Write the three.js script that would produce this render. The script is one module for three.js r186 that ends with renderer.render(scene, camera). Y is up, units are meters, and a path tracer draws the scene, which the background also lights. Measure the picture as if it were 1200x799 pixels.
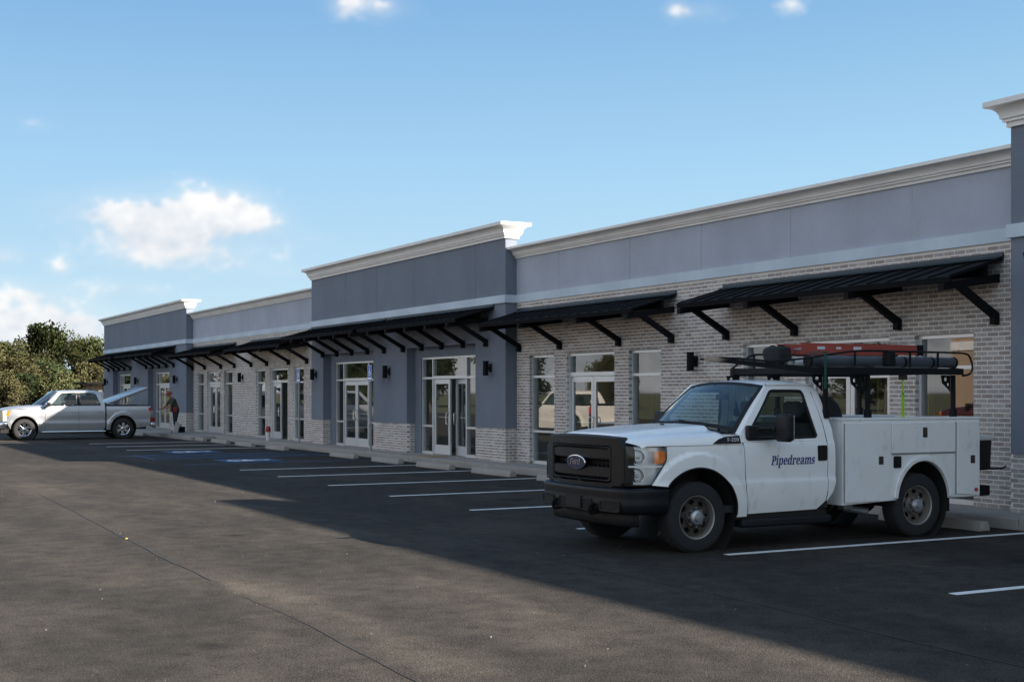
import * as THREE from 'three';
import { mergeGeometries, toCreasedNormals } from 'three/addons/utils/BufferGeometryUtils.js';
import { RoundedBoxGeometry } from 'three/addons/geometries/RoundedBoxGeometry.js';
import { MarchingCubes } from 'three/addons/objects/MarchingCubes.js';
import { FontLoader } from 'three/addons/loaders/FontLoader.js';
import { TextGeometry } from 'three/addons/geometries/TextGeometry.js';

// ---------------------------------------------------------------- camera, sky, sun, exposure
// World: x runs along the shop front (to the right), y up, z out of the front towards the car park. Shop wall plane z = 0.
const W0 = 1024, H0 = 681, FPX = 1550 * W0 / 1200;             // focal length in picture pixels
const HEAD = Math.atan(837 / 1550);                            // angle between the view and the shop front
const EYE = new THREE.Vector3(0, 1.78, 14.95);
const FWD = new THREE.Vector3(-Math.cos(HEAD), 0, -Math.sin(HEAD)), RGT = new THREE.Vector3(Math.sin(HEAD), 0, -Math.cos(HEAD));
const scene = new THREE.Scene();
const camera = new THREE.PerspectiveCamera(2 * Math.atan(H0 / 2 / FPX) * 180 / Math.PI, W0 / H0, 0.1, 4000);
camera.position.copy(EYE); camera.lookAt(EYE.clone().add(FWD));
camera.setViewOffset(W0, H0, 0, -(460.5 - 399.5) * W0 / 1200, W0, H0);   // shifted lens: the verticals stay vertical
camera.updateProjectionMatrix();
const renderer = new THREE.WebGLRenderer({ antialias: true });
renderer.setSize(W0, H0);
renderer.toneMapping = THREE.LinearToneMapping;
const EXPOSURE = 3.3;
renderer.toneMappingExposure = EXPOSURE;
renderer.shadowMap.enabled = true;
const SUN = new THREE.Vector3(1.5, 1, -1.44).normalize();
const sun = new THREE.DirectionalLight(new THREE.Color(1, 0.90, 0.79), 4.8);
sun.position.copy(SUN).multiplyScalar(150).add(new THREE.Vector3(-30, 0, 0)); sun.target.position.set(-30, 0, 0);
sun.castShadow = true; sun.shadow.radius = 1.4; sun.shadow.mapSize.set(4096, 4096);
Object.assign(sun.shadow.camera, { left: -90, right: 90, top: 90, bottom: -90, near: 1, far: 400 });
scene.add(sun, sun.target);

// ---------------------------------------------------------------- noise
function rng(seed) { let s = seed | 0; return () => { s = (s + 0x6d2b79f5) | 0; let t = Math.imul(s ^ (s >>> 15), 1 | s); t = (t + Math.imul(t ^ (t >>> 7), 61 | t)) ^ t; return ((t ^ (t >>> 14)) >>> 0) / 4294967296; }; }
function hash2(x, y, s = 0) { let h = Math.imul(x, 374761393) + Math.imul(y, 668265263) + Math.imul(s, 974711); h = Math.imul(h ^ (h >>> 13), 1274126177); return ((h ^ (h >>> 16)) >>> 0) / 4294967296; }
function vnoise(x, y, s = 0, per = 0) {
  const xi = Math.floor(x), yi = Math.floor(y), fx = x - xi, fy = y - yi, u = fx * fx * (3 - 2 * fx), v = fy * fy * (3 - 2 * fy);
  const m = per ? (a) => ((a % per) + per) % per : (a) => a;
  const a = hash2(m(xi), m(yi), s), b = hash2(m(xi + 1), m(yi), s), c = hash2(m(xi), m(yi + 1), s), d = hash2(m(xi + 1), m(yi + 1), s);
  return a + (b - a) * u + (c - a) * v + (a - b - c + d) * u * v;
}
function fbm(x, y, oct = 4, s = 0, per = 0) { let a = 0, k = 0.5, n = 0, p = per; for (let i = 0; i < oct; i++) { a += k * vnoise(x, y, s + i * 17, p); n += k; x *= 2; y *= 2; p *= 2; k *= 0.5; } return a / n; }
const interp = (tab, x) => { if (x <= tab[0][0]) return tab[0][1]; for (let i = 1; i < tab.length; i++) if (x <= tab[i][0]) { const [a, p] = tab[i - 1], [b, q] = tab[i]; return lerp(p, q, (x - a) / (b - a)); } return tab[tab.length - 1][1]; };
const lerp = (a, b, t) => a + (b - a) * t, clamp = (x, a = 0, b = 1) => Math.min(b, Math.max(a, x));
const smooth = (x, a, b) => { const t = clamp((x - a) / (b - a)); return t * t * (3 - 2 * t); };

// ---------------------------------------------------------------- sky (air and clouds only)
{
  const W = 3600, H = 1800, data = new Float32Array(W * H * 4);
  const az0 = Math.atan2(FWD.z, FWD.x);
  // cumulus in view, as directions: [px, py, rx, ry, weight] in the photograph's pixels, turned into azimuth and elevation
  const puffs = [[150, 262, 42, 24, .8], [105, 246, 50, 16, .55], [185, 268, 46, 30, 1], [228, 254, 42, 26, 1.05], [262, 250, 36, 24, 1.0], [297, 260, 36, 18, .9], [215, 292, 70, 16, .5], [160, 305, 32, 11, .35], [255, 300, 60, 12, .35], [70, 312, 14, 10, .7], [65, 372, 60, 26, .22],
    [145, 340, 38, 9, .8], [30, 345, 40, 12, .6], [16, 374, 70, 22, .95], [95, 384, 50, 22, .62], [40, 400, 90, 18, .8], [8, 300, 20, 8, .6], [320, 318, 60, 8, .28], [360, 284, 30, 10, .25],
    [398, 8, 14, 9, .62], [440, 10, 34, 10, .55], [425, 2, 30, 7, .5], [794, 10, 12, 9, .75], [820, 13, 26, 8, .42], [926, 6, 12, 8, .62], [40, 146, 16, 6, .22]]
    .map(([px, py, rx, ry, w]) => { const a = Math.atan((px - 600) / 1550); return [a, Math.atan((460.5 - py) / 1550 * Math.cos(a)), rx / 1550 * Math.cos(a) ** 2, ry / 1550 * Math.cos(a), w]; });
  const ca = new Float32Array(W), sa = new Float32Array(W); for (let i = 0; i < W; i++) { const az = ((i + 0.5) / W - 0.5) * 2 * Math.PI; ca[i] = Math.cos(az); sa[i] = Math.sin(az); }
  for (let j = 0; j < H; j++) {
    const el = ((j + 0.5) / H - 0.5) * Math.PI, sy = Math.sin(el), cy = Math.cos(el), e = Math.max(0, el), t = Math.pow(clamp(e / 1.35), 0.55);
    // air: pale at the horizon, deep blue overhead, a little paler towards the sun
    const r0 = interp([[0, 0.80], [0.154, 0.60], [0.316, 0.385], [0.427, 0.23], [0.6, 0.17], [1, 0.11]], t), g0 = interp([[0, 0.92], [0.154, 0.81], [0.316, 0.65], [0.427, 0.465], [0.6, 0.36], [1, 0.26]], t), b0 = interp([[0, 0.97], [0.154, 0.93], [0.316, 0.905], [0.427, 0.77], [0.6, 0.68], [1, 0.55]], t), f = el < 0 ? smooth(-el, 0, 0.05) : 0;
    for (let i = 0; i < W; i++) {
      const o = (j * W + i) * 4, h = clamp((cy * ca[i] * SUN.x + sy * SUN.y + cy * sa[i] * SUN.z + 1) / 2), glow = h * h * h, k = 1 + 0.3 * glow;
      let r = r0 * k + 0.07 * glow, g = g0 * k + 0.055 * glow, b = b0 * (1 + 0.12 * glow) + 0.02 * glow;
      if (el > -0.02 && el < 1.0) {
        const az = ((i + 0.5) / W - 0.5) * 2 * Math.PI; let da = az - az0; if (da < -Math.PI) da += 2 * Math.PI; if (da > Math.PI) da -= 2 * Math.PI;
        let den = 0, up = 0, sumw = 1e-6; const inView = Math.abs(da) < 0.5;
        if (inView) for (const [pa, pe, ra, re, w] of puffs) {
          const u = (da - pa) / ra, v = (e - pe) / re, q = u * u + v * v;
          if (q < 6) { const g2 = w * Math.exp(-q * 0.9); den += g2; up += g2 * v; sumw += g2; }
        }
        const away = smooth(Math.abs(da), 0.44, 0.85); let gen = -1;   // broken cloud all round; in view only what the photograph shows
        if (e < 0.2) gen = (vnoise(az * 9 + 40, e * 34, 7) * 0.6 + vnoise(az * 18 + 80, e * 68, 8) * 0.4 - 0.50 - smooth(e, 0.04, 0.16) * 0.25) * 2.2;
        gen = Math.max(gen, (vnoise(az * 2.6 + 11, e * 9, 21) * 0.6 + vnoise(az * 7 + 11, e * 22, 22) * 0.4 - 0.25 - 0.22 * smooth(e, 0.3, 1.0)) * 2.2 - 1.2 * (1 - away));
        gen -= (1 - away) * smooth(e, 0.02, 0.06);
        if (den > 0.02 || gen > 0) {
          const n1 = fbm(az * 32 + e * 22, e * 62 - az * 13, 6, 3), n2 = fbm(az * 130 + e * 90, e * 180 - az * 60, 3, 5), bil = 1 - Math.abs(2 * fbm(az * 60 + e * 40 + 9, e * 84 - az * 30, 4, 31) - 1) * 2.2, n3 = (n1 - 0.5) * 0.9 + 0.3 * (n2 - 0.5) + 0.22 * (bil - 0.45);
          const v = up / sumw, soft = smooth(-v, -0.3, 0.7);
          let c = smooth(den + n3 * 1.35, lerp(0.30, 0.10, soft), lerp(1.10, 1.45, soft));
          c = Math.max(c, clamp(den * 0.58 * (0.15 + 1.3 * n1)), smooth(gen + n3 * 0.5, 0.0, 0.6) * 0.85); c = clamp(c, 0, 0.97);
          const lit = clamp(0.52 + 0.34 * v + n3 * 1.2, 0, 1);
          const fillLift = 0.75 * smooth(gen, 0.2, 1.0);            // brightness added to cloud out of view, to lift light in the shade
          r = lerp(r, lerp(0.68 + 0.3 * fillLift, 1.03 + fillLift, lit), c); g = lerp(g, lerp(0.74 + 0.3 * fillLift, 1.02 + fillLift, lit), c); b = lerp(b, lerp(0.83 + 0.3 * fillLift, 1.01 + fillLift, lit), c);
        }
      }
      if (f) { r = lerp(r, 0.20, f); g = lerp(g, 0.19, f); b = lerp(b, 0.17, f); }
      data[o] = r / EXPOSURE; data[o + 1] = g / EXPOSURE; data[o + 2] = b / EXPOSURE; data[o + 3] = 1;
    }
  }
  const t = new THREE.DataTexture(data, W, H, THREE.RGBAFormat, THREE.FloatType);
  t.mapping = THREE.EquirectangularReflectionMapping; t.magFilter = THREE.LinearFilter; t.needsUpdate = true;
  scene.background = t; scene.environment = t;
}

// ---------------------------------------------------------------- textures and materials
function dataTex(n, fn, srgb, rep) {
  const d = new Uint8Array(n * n * 4);
  for (let j = 0; j < n; j++) for (let i = 0; i < n; i++) { const c = fn(i / n, j / n, i, j); for (let k = 0; k < 3; k++) d[(j * n + i) * 4 + k] = clamp(Array.isArray(c) ? c[k] : c) * 255; d[(j * n + i) * 4 + 3] = 255; }
  const t = new THREE.DataTexture(d, n, n); t.wrapS = t.wrapT = THREE.RepeatWrapping; t.magFilter = THREE.LinearFilter; t.minFilter = THREE.LinearMipmapLinearFilter;
  if (srgb) t.colorSpace = THREE.SRGBColorSpace; if (rep) t.repeat.set(rep, rep); t.needsUpdate = true; return t;
}
const TX = {
  grain: dataTex(512, (u, v) => 0.25 * vnoise(u * 256, v * 256, 1, 256) + 0.45 * vnoise(u * 128, v * 128, 2, 128) + 0.3 * fbm(u * 16, v * 16, 3, 3, 16)),
  mottle: dataTex(512, (u, v) => { const a = 0.80 + 0.2 * fbm(u * 6, v * 6, 6, 9, 6) + 0.06 * (vnoise(u * 128, v * 128, 4, 128) - 0.5); return [a, a, a]; }),
  aggregate: dataTex(1024, (u, v) => { const a = vnoise(u * 512, v * 512, 5, 512), b = vnoise(u * 210, v * 210, 6, 210), c = fbm(u * 12, v * 12, 4, 8, 12); const s = a > 0.9 ? 0.35 : 0; const q = 0.16 + 0.55 * a * a + 0.34 * b + 0.40 * (c - 0.5) + s; return [q, q * 0.985, q * 0.96]; }),
  aggBump: dataTex(1024, (u, v) => 0.6 * vnoise(u * 400, v * 400, 5, 400) + 0.4 * vnoise(u * 170, v * 170, 6, 170)),
  brick: dataTex(256, (u, v) => { const a = fbm(u * 4, v * 3, 5, 12), w = smooth(fbm(u * 3 + 7, v * 5, 4, 33), 0.52, 0.7); const q = 0.62 + 0.4 * a; return [lerp(q, 0.98, w * 0.6), lerp(q * 0.98, 0.96, w * 0.6), lerp(q * 0.96, 0.94, w * 0.6)]; }),
  dirt: dataTex(1024, (u, v) => { const a = fbm(u * 5, v * 5, 6, 14, 5), b = smooth(fbm(u * 22, v * 9, 4, 15, 22), 0.62, 0.8), s = vnoise(u * 300, v * 300, 3, 300) > 0.985 ? 0.25 : 0; const q = 0.985 + 0.08 * (a - 0.5) * 2 - 0.10 * b - s * 0.6; return [q, q * 0.995 - 0.01 * b, q * 0.985 - 0.03 * b]; }),
};
const texRep = (t, r, s = r) => { const c = t.clone(); c.repeat.set(r, s); c.needsUpdate = true; return c; };
const lin = (r, g, b) => new THREE.Color().setRGB(r, g, b);
const std = (c, rough, o = {}) => new THREE.MeshStandardMaterial({ color: Array.isArray(c) ? lin(...c) : c, roughness: rough, ...o });
const phy = (c, rough, o = {}) => new THREE.MeshPhysicalMaterial({ color: Array.isArray(c) ? lin(...c) : c, roughness: rough, ...o });
const M = {
  stuccoLight: std([0.415, 0.455, 0.54], 0.92, { map: texRep(TX.mottle, 0.3), bumpMap: texRep(TX.grain, 2), bumpScale: 0.002 }),
  stuccoDark: std([0.18, 0.212, 0.265], 0.92, { map: texRep(TX.mottle, 0.3), bumpMap: texRep(TX.grain, 2), bumpScale: 0.002 }),
  trim: std([0.86, 0.85, 0.83], 0.8, { map: texRep(TX.mottle, 0.5), bumpMap: texRep(TX.grain, 3), bumpScale: 0.001 }),
  band: std([0.56, 0.66, 0.75], 0.85, { map: texRep(TX.mottle, 0.5), bumpMap: texRep(TX.grain, 3), bumpScale: 0.001 }),
  mortar: std([0.84, 0.82, 0.79], 0.95, { bumpMap: texRep(TX.grain, 3), bumpScale: 0.003 }),
  black: phy([0.005, 0.0055, 0.007], 0.8, { specularIntensity: 0.4 }),
  awning: phy([0.004, 0.005, 0.007], 0.8, { specularIntensity: 0.35 }), flashing: std([0.018, 0.040, 0.058], 0.5),
  alu: std([0.60, 0.62, 0.64], 0.38, { metalness: 0.55 }),
  glass: phy([0.78, 0.84, 0.82], 0.01, { transmission: 1, thickness: 0, ior: 1.95 }),
  carGlass: phy([0.60, 0.70, 0.66], 0.01, { transmission: 1, thickness: 0, ior: 1.6 }),
  lens: phy([0.95, 0.97, 0.97], 0.02, { transmission: 1, thickness: 0, ior: 1.5 }),
  concrete: std([0.36, 0.34, 0.31], 0.95, { map: texRep(TX.mottle, 0.7), bumpMap: texRep(TX.grain, 2), bumpScale: 0.004 }),
  line: std([0.78, 0.78, 0.76], 0.85, { map: texRep(TX.dirt, 0.5), bumpMap: texRep(TX.aggBump, 0.5), bumpScale: 0.003 }),
  blueLine: std([0.025, 0.085, 0.19], 0.85, { bumpMap: texRep(TX.aggBump, 0.5), bumpScale: 0.003 }),
  drywall: std([0.42, 0.40, 0.37], 0.95), slab: std([0.25, 0.24, 0.22], 0.8), wood: std([0.42, 0.30, 0.18], 0.8), roof: std([0.55, 0.55, 0.54], 0.9),
  white: phy([0.90, 0.90, 0.89], 0.35, { map: texRep(TX.dirt, 0.45), clearcoat: 0.6, clearcoatRoughness: 0.12 }),
  bodyWhite: phy([0.84, 0.84, 0.83], 0.45, { map: texRep(TX.dirt, 0.7), clearcoat: 0.25, clearcoatRoughness: 0.35 }),
  silver: phy([0.42, 0.43, 0.45], 0.40, { metalness: 0.62, clearcoat: 0.5, clearcoatRoughness: 0.12 }),
  cream: phy([0.72, 0.68, 0.60], 0.4, { clearcoat: 0.6, clearcoatRoughness: 0.1 }),
  darkRed: phy([0.08, 0.02, 0.02], 0.4, { clearcoat: 0.7, clearcoatRoughness: 0.08 }),
  tyre: std([0.020, 0.020, 0.021], 0.82, { bumpMap: texRep(TX.grain, 4), bumpScale: 0.004 }),
  steel: std([0.16, 0.135, 0.115], 0.5, { metalness: 0.5 }), rust: std([0.052, 0.040, 0.032], 0.7, { metalness: 0.2 }),
  chrome: std([0.78, 0.79, 0.80], 0.13, { metalness: 1 }), satin: std([0.52, 0.53, 0.55], 0.38, { metalness: 0.85 }), reflector: std([0.80, 0.81, 0.82], 0.25, { metalness: 0.25 }), rimLip: std([0.30, 0.275, 0.245], 0.45, { metalness: 0.5 }),
  plastic: phy([0.009, 0.0098, 0.0115], 0.5, { specularIntensity: 0.6, bumpMap: texRep(TX.grain, 6), bumpScale: 0.001 }), grey: phy([0.008, 0.0092, 0.0115], 0.45, { specularIntensity: 0.55 }),
  dark: std([0.006, 0.006, 0.007], 0.8), under: std([0.012, 0.011, 0.010], 0.9), cloth: std([0.05, 0.052, 0.056], 0.95), dash: std([0.03, 0.03, 0.032], 0.8),
  amber: phy([0.85, 0.20, 0.015], 0.12, { clearcoat: 1 }), red: phy([0.40, 0.010, 0.010], 0.12, { clearcoat: 1 }),
  ladder: std([0.34, 0.064, 0.045], 0.6, { map: texRep(TX.dirt, 1) }), pvc: std([0.62, 0.63, 0.62], 0.45), conduit: std([0.06, 0.07, 0.085], 0.5),
  green: std([0.30, 0.62, 0.02], 0.8), teal: std([0.012, 0.075, 0.06], 0.8), navy: std([0.008, 0.03, 0.19], 0.5), oval: std([0.006, 0.016, 0.06], 0.5),
  rackPaint: phy([0.007, 0.0075, 0.009], 0.7, { specularIntensity: 0.5 }), bag: std([0.016, 0.016, 0.018], 0.7, { bumpMap: texRep(TX.grain, 3), bumpScale: 0.02 }), lid: std([0.6, 0.6, 0.58], 0.6),
  tan: std([0.36, 0.25, 0.15], 0.95), galv: std([0.34, 0.35, 0.36], 0.5, { metalness: 0.6 }), redPaint: std([0.30, 0.03, 0.028], 0.7), yellow: std([0.45, 0.33, 0.06], 0.7), tanBrick: std([0.42, 0.30, 0.21], 0.95, { map: texRep(TX.mottle, 0.4) }),
};

// ---------------------------------------------------------------- geometry helpers (metres)
function ni(g) {
  const n = g.index ? g.toNonIndexed() : g;
  for (const k of Object.keys(n.attributes)) if (!['position', 'normal', 'uv'].includes(k)) n.deleteAttribute(k);
  if (!n.attributes.normal) n.computeVertexNormals();
  if (!n.attributes.uv) n.setAttribute('uv', new THREE.BufferAttribute(new Float32Array(n.attributes.position.count * 2), 2));
  return n;
}
function mg(list) { return list.length === 1 ? ni(list[0]) : mergeGeometries(list.map(ni)); }
function boxUV(g) {                                             // uv in metres from the axis each face looks along
  const n = ni(g), p = n.attributes.position, q = n.attributes.normal, uv = n.attributes.uv;
  for (let i = 0; i < p.count; i++) {
    const ax = Math.abs(q.getX(i)), ay = Math.abs(q.getY(i)), az = Math.abs(q.getZ(i));
    if (ax >= ay && ax >= az) uv.setXY(i, p.getZ(i), p.getY(i)); else if (ay >= az) uv.setXY(i, p.getX(i), p.getZ(i)); else uv.setXY(i, p.getX(i), p.getY(i));
  }
  return n;
}
const bx = (x0, x1, y0, y1, z0, z1) => new THREE.BoxGeometry(x1 - x0, y1 - y0, z1 - z0).translate((x0 + x1) / 2, (y0 + y1) / 2, (z0 + z1) / 2);
const rb = (x0, x1, y0, y1, z0, z1, r = 0.01, s = 2) => new RoundedBoxGeometry(x1 - x0, y1 - y0, z1 - z0, s, r).translate((x0 + x1) / 2, (y0 + y1) / 2, (z0 + z1) / 2);
const V = (x, y, z) => new THREE.Vector3(x, y, z);
function cyl(a, b, r, r2 = r, seg = 12, open = false) {
  const p = V(...a), q = V(...b), d = q.clone().sub(p), g = new THREE.CylinderGeometry(r2, r, d.length(), seg, 1, open);
  g.applyQuaternion(new THREE.Quaternion().setFromUnitVectors(V(0, 1, 0), d.clone().normalize())).translate((p.x + q.x) / 2, (p.y + q.y) / 2, (p.z + q.z) / 2); return g;
}
const tube = (pts, r, n = 24, seg = 8, closed = false, tension = 0.5) => new THREE.TubeGeometry(new THREE.CatmullRomCurve3(pts.map((p) => V(...p)), closed, 'catmullrom', tension), n, r, seg, closed);
function shp(pts, holes = []) { const s = new THREE.Shape(pts.map((p) => new THREE.Vector2(...p))); for (const h of holes) s.holes.push(new THREE.Path(h.map((p) => new THREE.Vector2(...p)))); return s; }
function ext(pts, d, { bevel = 0, holes = [] } = {}) { return new THREE.ExtrudeGeometry(shp(pts, holes), { depth: d - 2 * bevel, bevelEnabled: bevel > 0, bevelSize: bevel, bevelThickness: bevel, bevelOffset: -bevel, bevelSegments: 2, curveSegments: 12 }).translate(0, 0, bevel); }
const extX = (zy, x0, x1, o) => ext(zy, x1 - x0, o).rotateY(-Math.PI / 2).translate(x1, 0, 0);     // outline given as (z, y), from x0 to x1
const rrect = (x0, x1, y0, y1, r, n = 5) => { const out = []; for (const [cx, cy, a] of [[x1 - r, y1 - r, 0], [x0 + r, y1 - r, 1], [x0 + r, y0 + r, 2], [x1 - r, y0 + r, 3]]) for (let i = 0; i <= n; i++) { const t = (a + i / n) * Math.PI / 2; out.push([cx + r * Math.cos(t), cy + r * Math.sin(t)]); } return out; };
const ell = (cx, cy, rx, ry, n = 24, a0 = 0, a1 = Math.PI * 2) => Array.from({ length: n + (a1 - a0 < 6.28 ? 1 : 0) }, (_, i) => { const t = a0 + (a1 - a0) * i / n; return [cx + rx * Math.cos(t), cy + ry * Math.sin(t)]; });
// A curved skin: an outline in (u, v), cut into cells, carried into space by fn(u, v) -> [x, y, z]; smooth normals on the side that `out` looks to.
function skin(outline, step, fn, out = null, holes = []) {
  let poly = outline.map((p) => [...p]);
  for (const h of holes) { let bi = 0, bj = 0, bd = 1e9; poly.forEach((p, i) => h.forEach((q, j) => { const d = (p[0] - q[0]) ** 2 + (p[1] - q[1]) ** 2; if (d < bd) { bd = d; bi = i; bj = j; } })); const rot = [...h.slice(bj), ...h.slice(0, bj + 1)]; const area = (a) => a.reduce((s, p, i) => { const q = a[(i + 1) % a.length]; return s + p[0] * q[1] - q[0] * p[1]; }, 0); if (area(h) * area(outline) > 0) rot.reverse(); poly = [...poly.slice(0, bi + 1), ...rot, ...poly.slice(bi)]; }
  const us = poly.map((p) => p[0]), vs = poly.map((p) => p[1]), u0 = Math.min(...us), u1 = Math.max(...us), v0 = Math.min(...vs), v1 = Math.max(...vs);
  const [su, sv] = Array.isArray(step) ? step : [step, step], nu = Math.max(1, Math.ceil((u1 - u0) / su)), nv = Math.max(1, Math.ceil((v1 - v0) / sv));
  const cut = (ps, k, lim, keepLess) => { const r = []; for (let i = 0; i < ps.length; i++) { const a = ps[i], b = ps[(i + 1) % ps.length], ia = keepLess ? a[k] <= lim : a[k] >= lim, ib = keepLess ? b[k] <= lim : b[k] >= lim; if (ia) r.push(a); if (ia !== ib) { const t = (lim - a[k]) / (b[k] - a[k]); r.push([a[0] + (b[0] - a[0]) * t, a[1] + (b[1] - a[1]) * t]); } } return r; };
  const pos = [], nor = [], uv = [], e = 1e-3;
  const nrm = (u, v) => { const a = fn(u - e, v), b = fn(u + e, v), c = fn(u, v - e), d = fn(u, v + e); const n = V(b[0] - a[0], b[1] - a[1], b[2] - a[2]).cross(V(d[0] - c[0], d[1] - c[1], d[2] - c[2])).normalize(); return n; };
  const mid = nrm((u0 + u1) / 2, (v0 + v1) / 2), flip = out && mid.dot(V(...out)) < 0 ? -1 : 1;
  for (let i = 0; i < nu; i++) {
    const strip = cut(cut(poly, 0, u0 + (u1 - u0) * i / nu, false), 0, u0 + (u1 - u0) * (i + 1) / nu, true); if (strip.length < 3) continue;
    for (let j = 0; j < nv; j++) {
      let cell = cut(cut(strip, 1, v0 + (v1 - v0) * j / nv, false), 1, v0 + (v1 - v0) * (j + 1) / nv, true);
      cell = cell.filter((p, n) => { const q = cell[(n + 1) % cell.length]; return Math.abs(p[0] - q[0]) + Math.abs(p[1] - q[1]) > 1e-7; });
      if (cell.length < 3) continue;
      const pts = cell.map((p) => new THREE.Vector2(...p)); if (THREE.ShapeUtils.isClockWise(pts)) pts.reverse();
      for (const f of THREE.ShapeUtils.triangulateShape(pts, [])) for (const k of flip > 0 ? f : [f[0], f[2], f[1]]) { const p = pts[k], n = nrm(p.x, p.y).multiplyScalar(flip); pos.push(...fn(p.x, p.y)); nor.push(n.x, n.y, n.z); uv.push(p.x, p.y); }
    }
  }
  const g = new THREE.BufferGeometry(); g.setAttribute('position', new THREE.Float32BufferAttribute(pos, 3)); g.setAttribute('normal', new THREE.Float32BufferAttribute(nor, 3)); g.setAttribute('uv', new THREE.Float32BufferAttribute(uv, 2)); return g;
}
const rect = (u0, u1, v0, v1) => [[u0, v0], [u1, v0], [u1, v1], [u0, v1]];
function mirrorX(g) {                                            // a mirrored copy, faces turned back outwards
  const m = ni(g.clone()), p = m.attributes.position, n = m.attributes.normal;
  for (let i = 0; i < p.count; i++) { p.setX(i, -p.getX(i)); n.setX(i, -n.getX(i)); }
  for (const a of Object.values(m.attributes)) for (let i = 0; i < a.count; i += 3) for (let k = 0; k < a.itemSize; k++) { const s = a.array[(i + 1) * a.itemSize + k]; a.array[(i + 1) * a.itemSize + k] = a.array[(i + 2) * a.itemSize + k]; a.array[(i + 2) * a.itemSize + k] = s; }
  return m;
}
const both = (g) => ({ lr: g });                                  // a left part and its mirrored right twin, made by part()
const crease = (g, a = 0.6) => toCreasedNormals(ni(g), a);
const spline = (tab) => { const c = new THREE.CatmullRomCurve3(tab.map(([x, y]) => V(x, y, 0)), false, 'centripetal'); const pts = c.getPoints(tab.length * 12).map((p) => [p.x, p.y]); return (x) => interp(pts, x); };

// ---------------------------------------------------------------- things and parts
const used = new Map();
const numbered = (n) => { const k = used.get(n) ?? 0; used.set(n, k + 1); return k ? n + '_' + String(k).padStart(3, '0') : n; };
const tag = (o, label, category, group) => { o.userData.label = label; o.userData.category = category; if (group) o.userData.group = group; return o; };
function thing(name, label, category, [x, y, z] = [0, 0, 0], turn = 0, group) { const o = new THREE.Group(); o.name = numbered(name); o.position.set(x, y, z); o.rotation.y = turn; scene.add(o); return tag(o, label, category, group); }
function part(parent, name, geo, mat, label) {
  if (geo.lr) { const p = Array.isArray(parent) ? parent : [parent, parent]; return [part(p[0], name, geo.lr, mat, label), part(p[1], name, mirrorX(geo.lr), mat, label)]; }
  if (Array.isArray(parent)) parent = parent[0];
  const m = new THREE.Mesh(Array.isArray(geo) ? mg(geo) : geo, mat); m.name = name; m.castShadow = m.receiveShadow = true; if (label) m.userData.label = label; parent.add(m); return m; }
function struct(name, geo, mat) { const m = part(scene, numbered(name), geo, mat); m.userData.kind = 'structure'; return m; }
function group(parent, name) { const g = new THREE.Group(); g.name = name; parent.add(g); return g; }
function copy(root, [x, y, z], turn = 0, label) { const r = root.clone(); r.userData = { ...root.userData }; r.name = numbered(root.name.replace(/_\d{3}$/, '')); r.position.set(x, y, z); r.rotation.y = turn; if (label) r.userData.label = label; scene.add(r); return r; }

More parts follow.
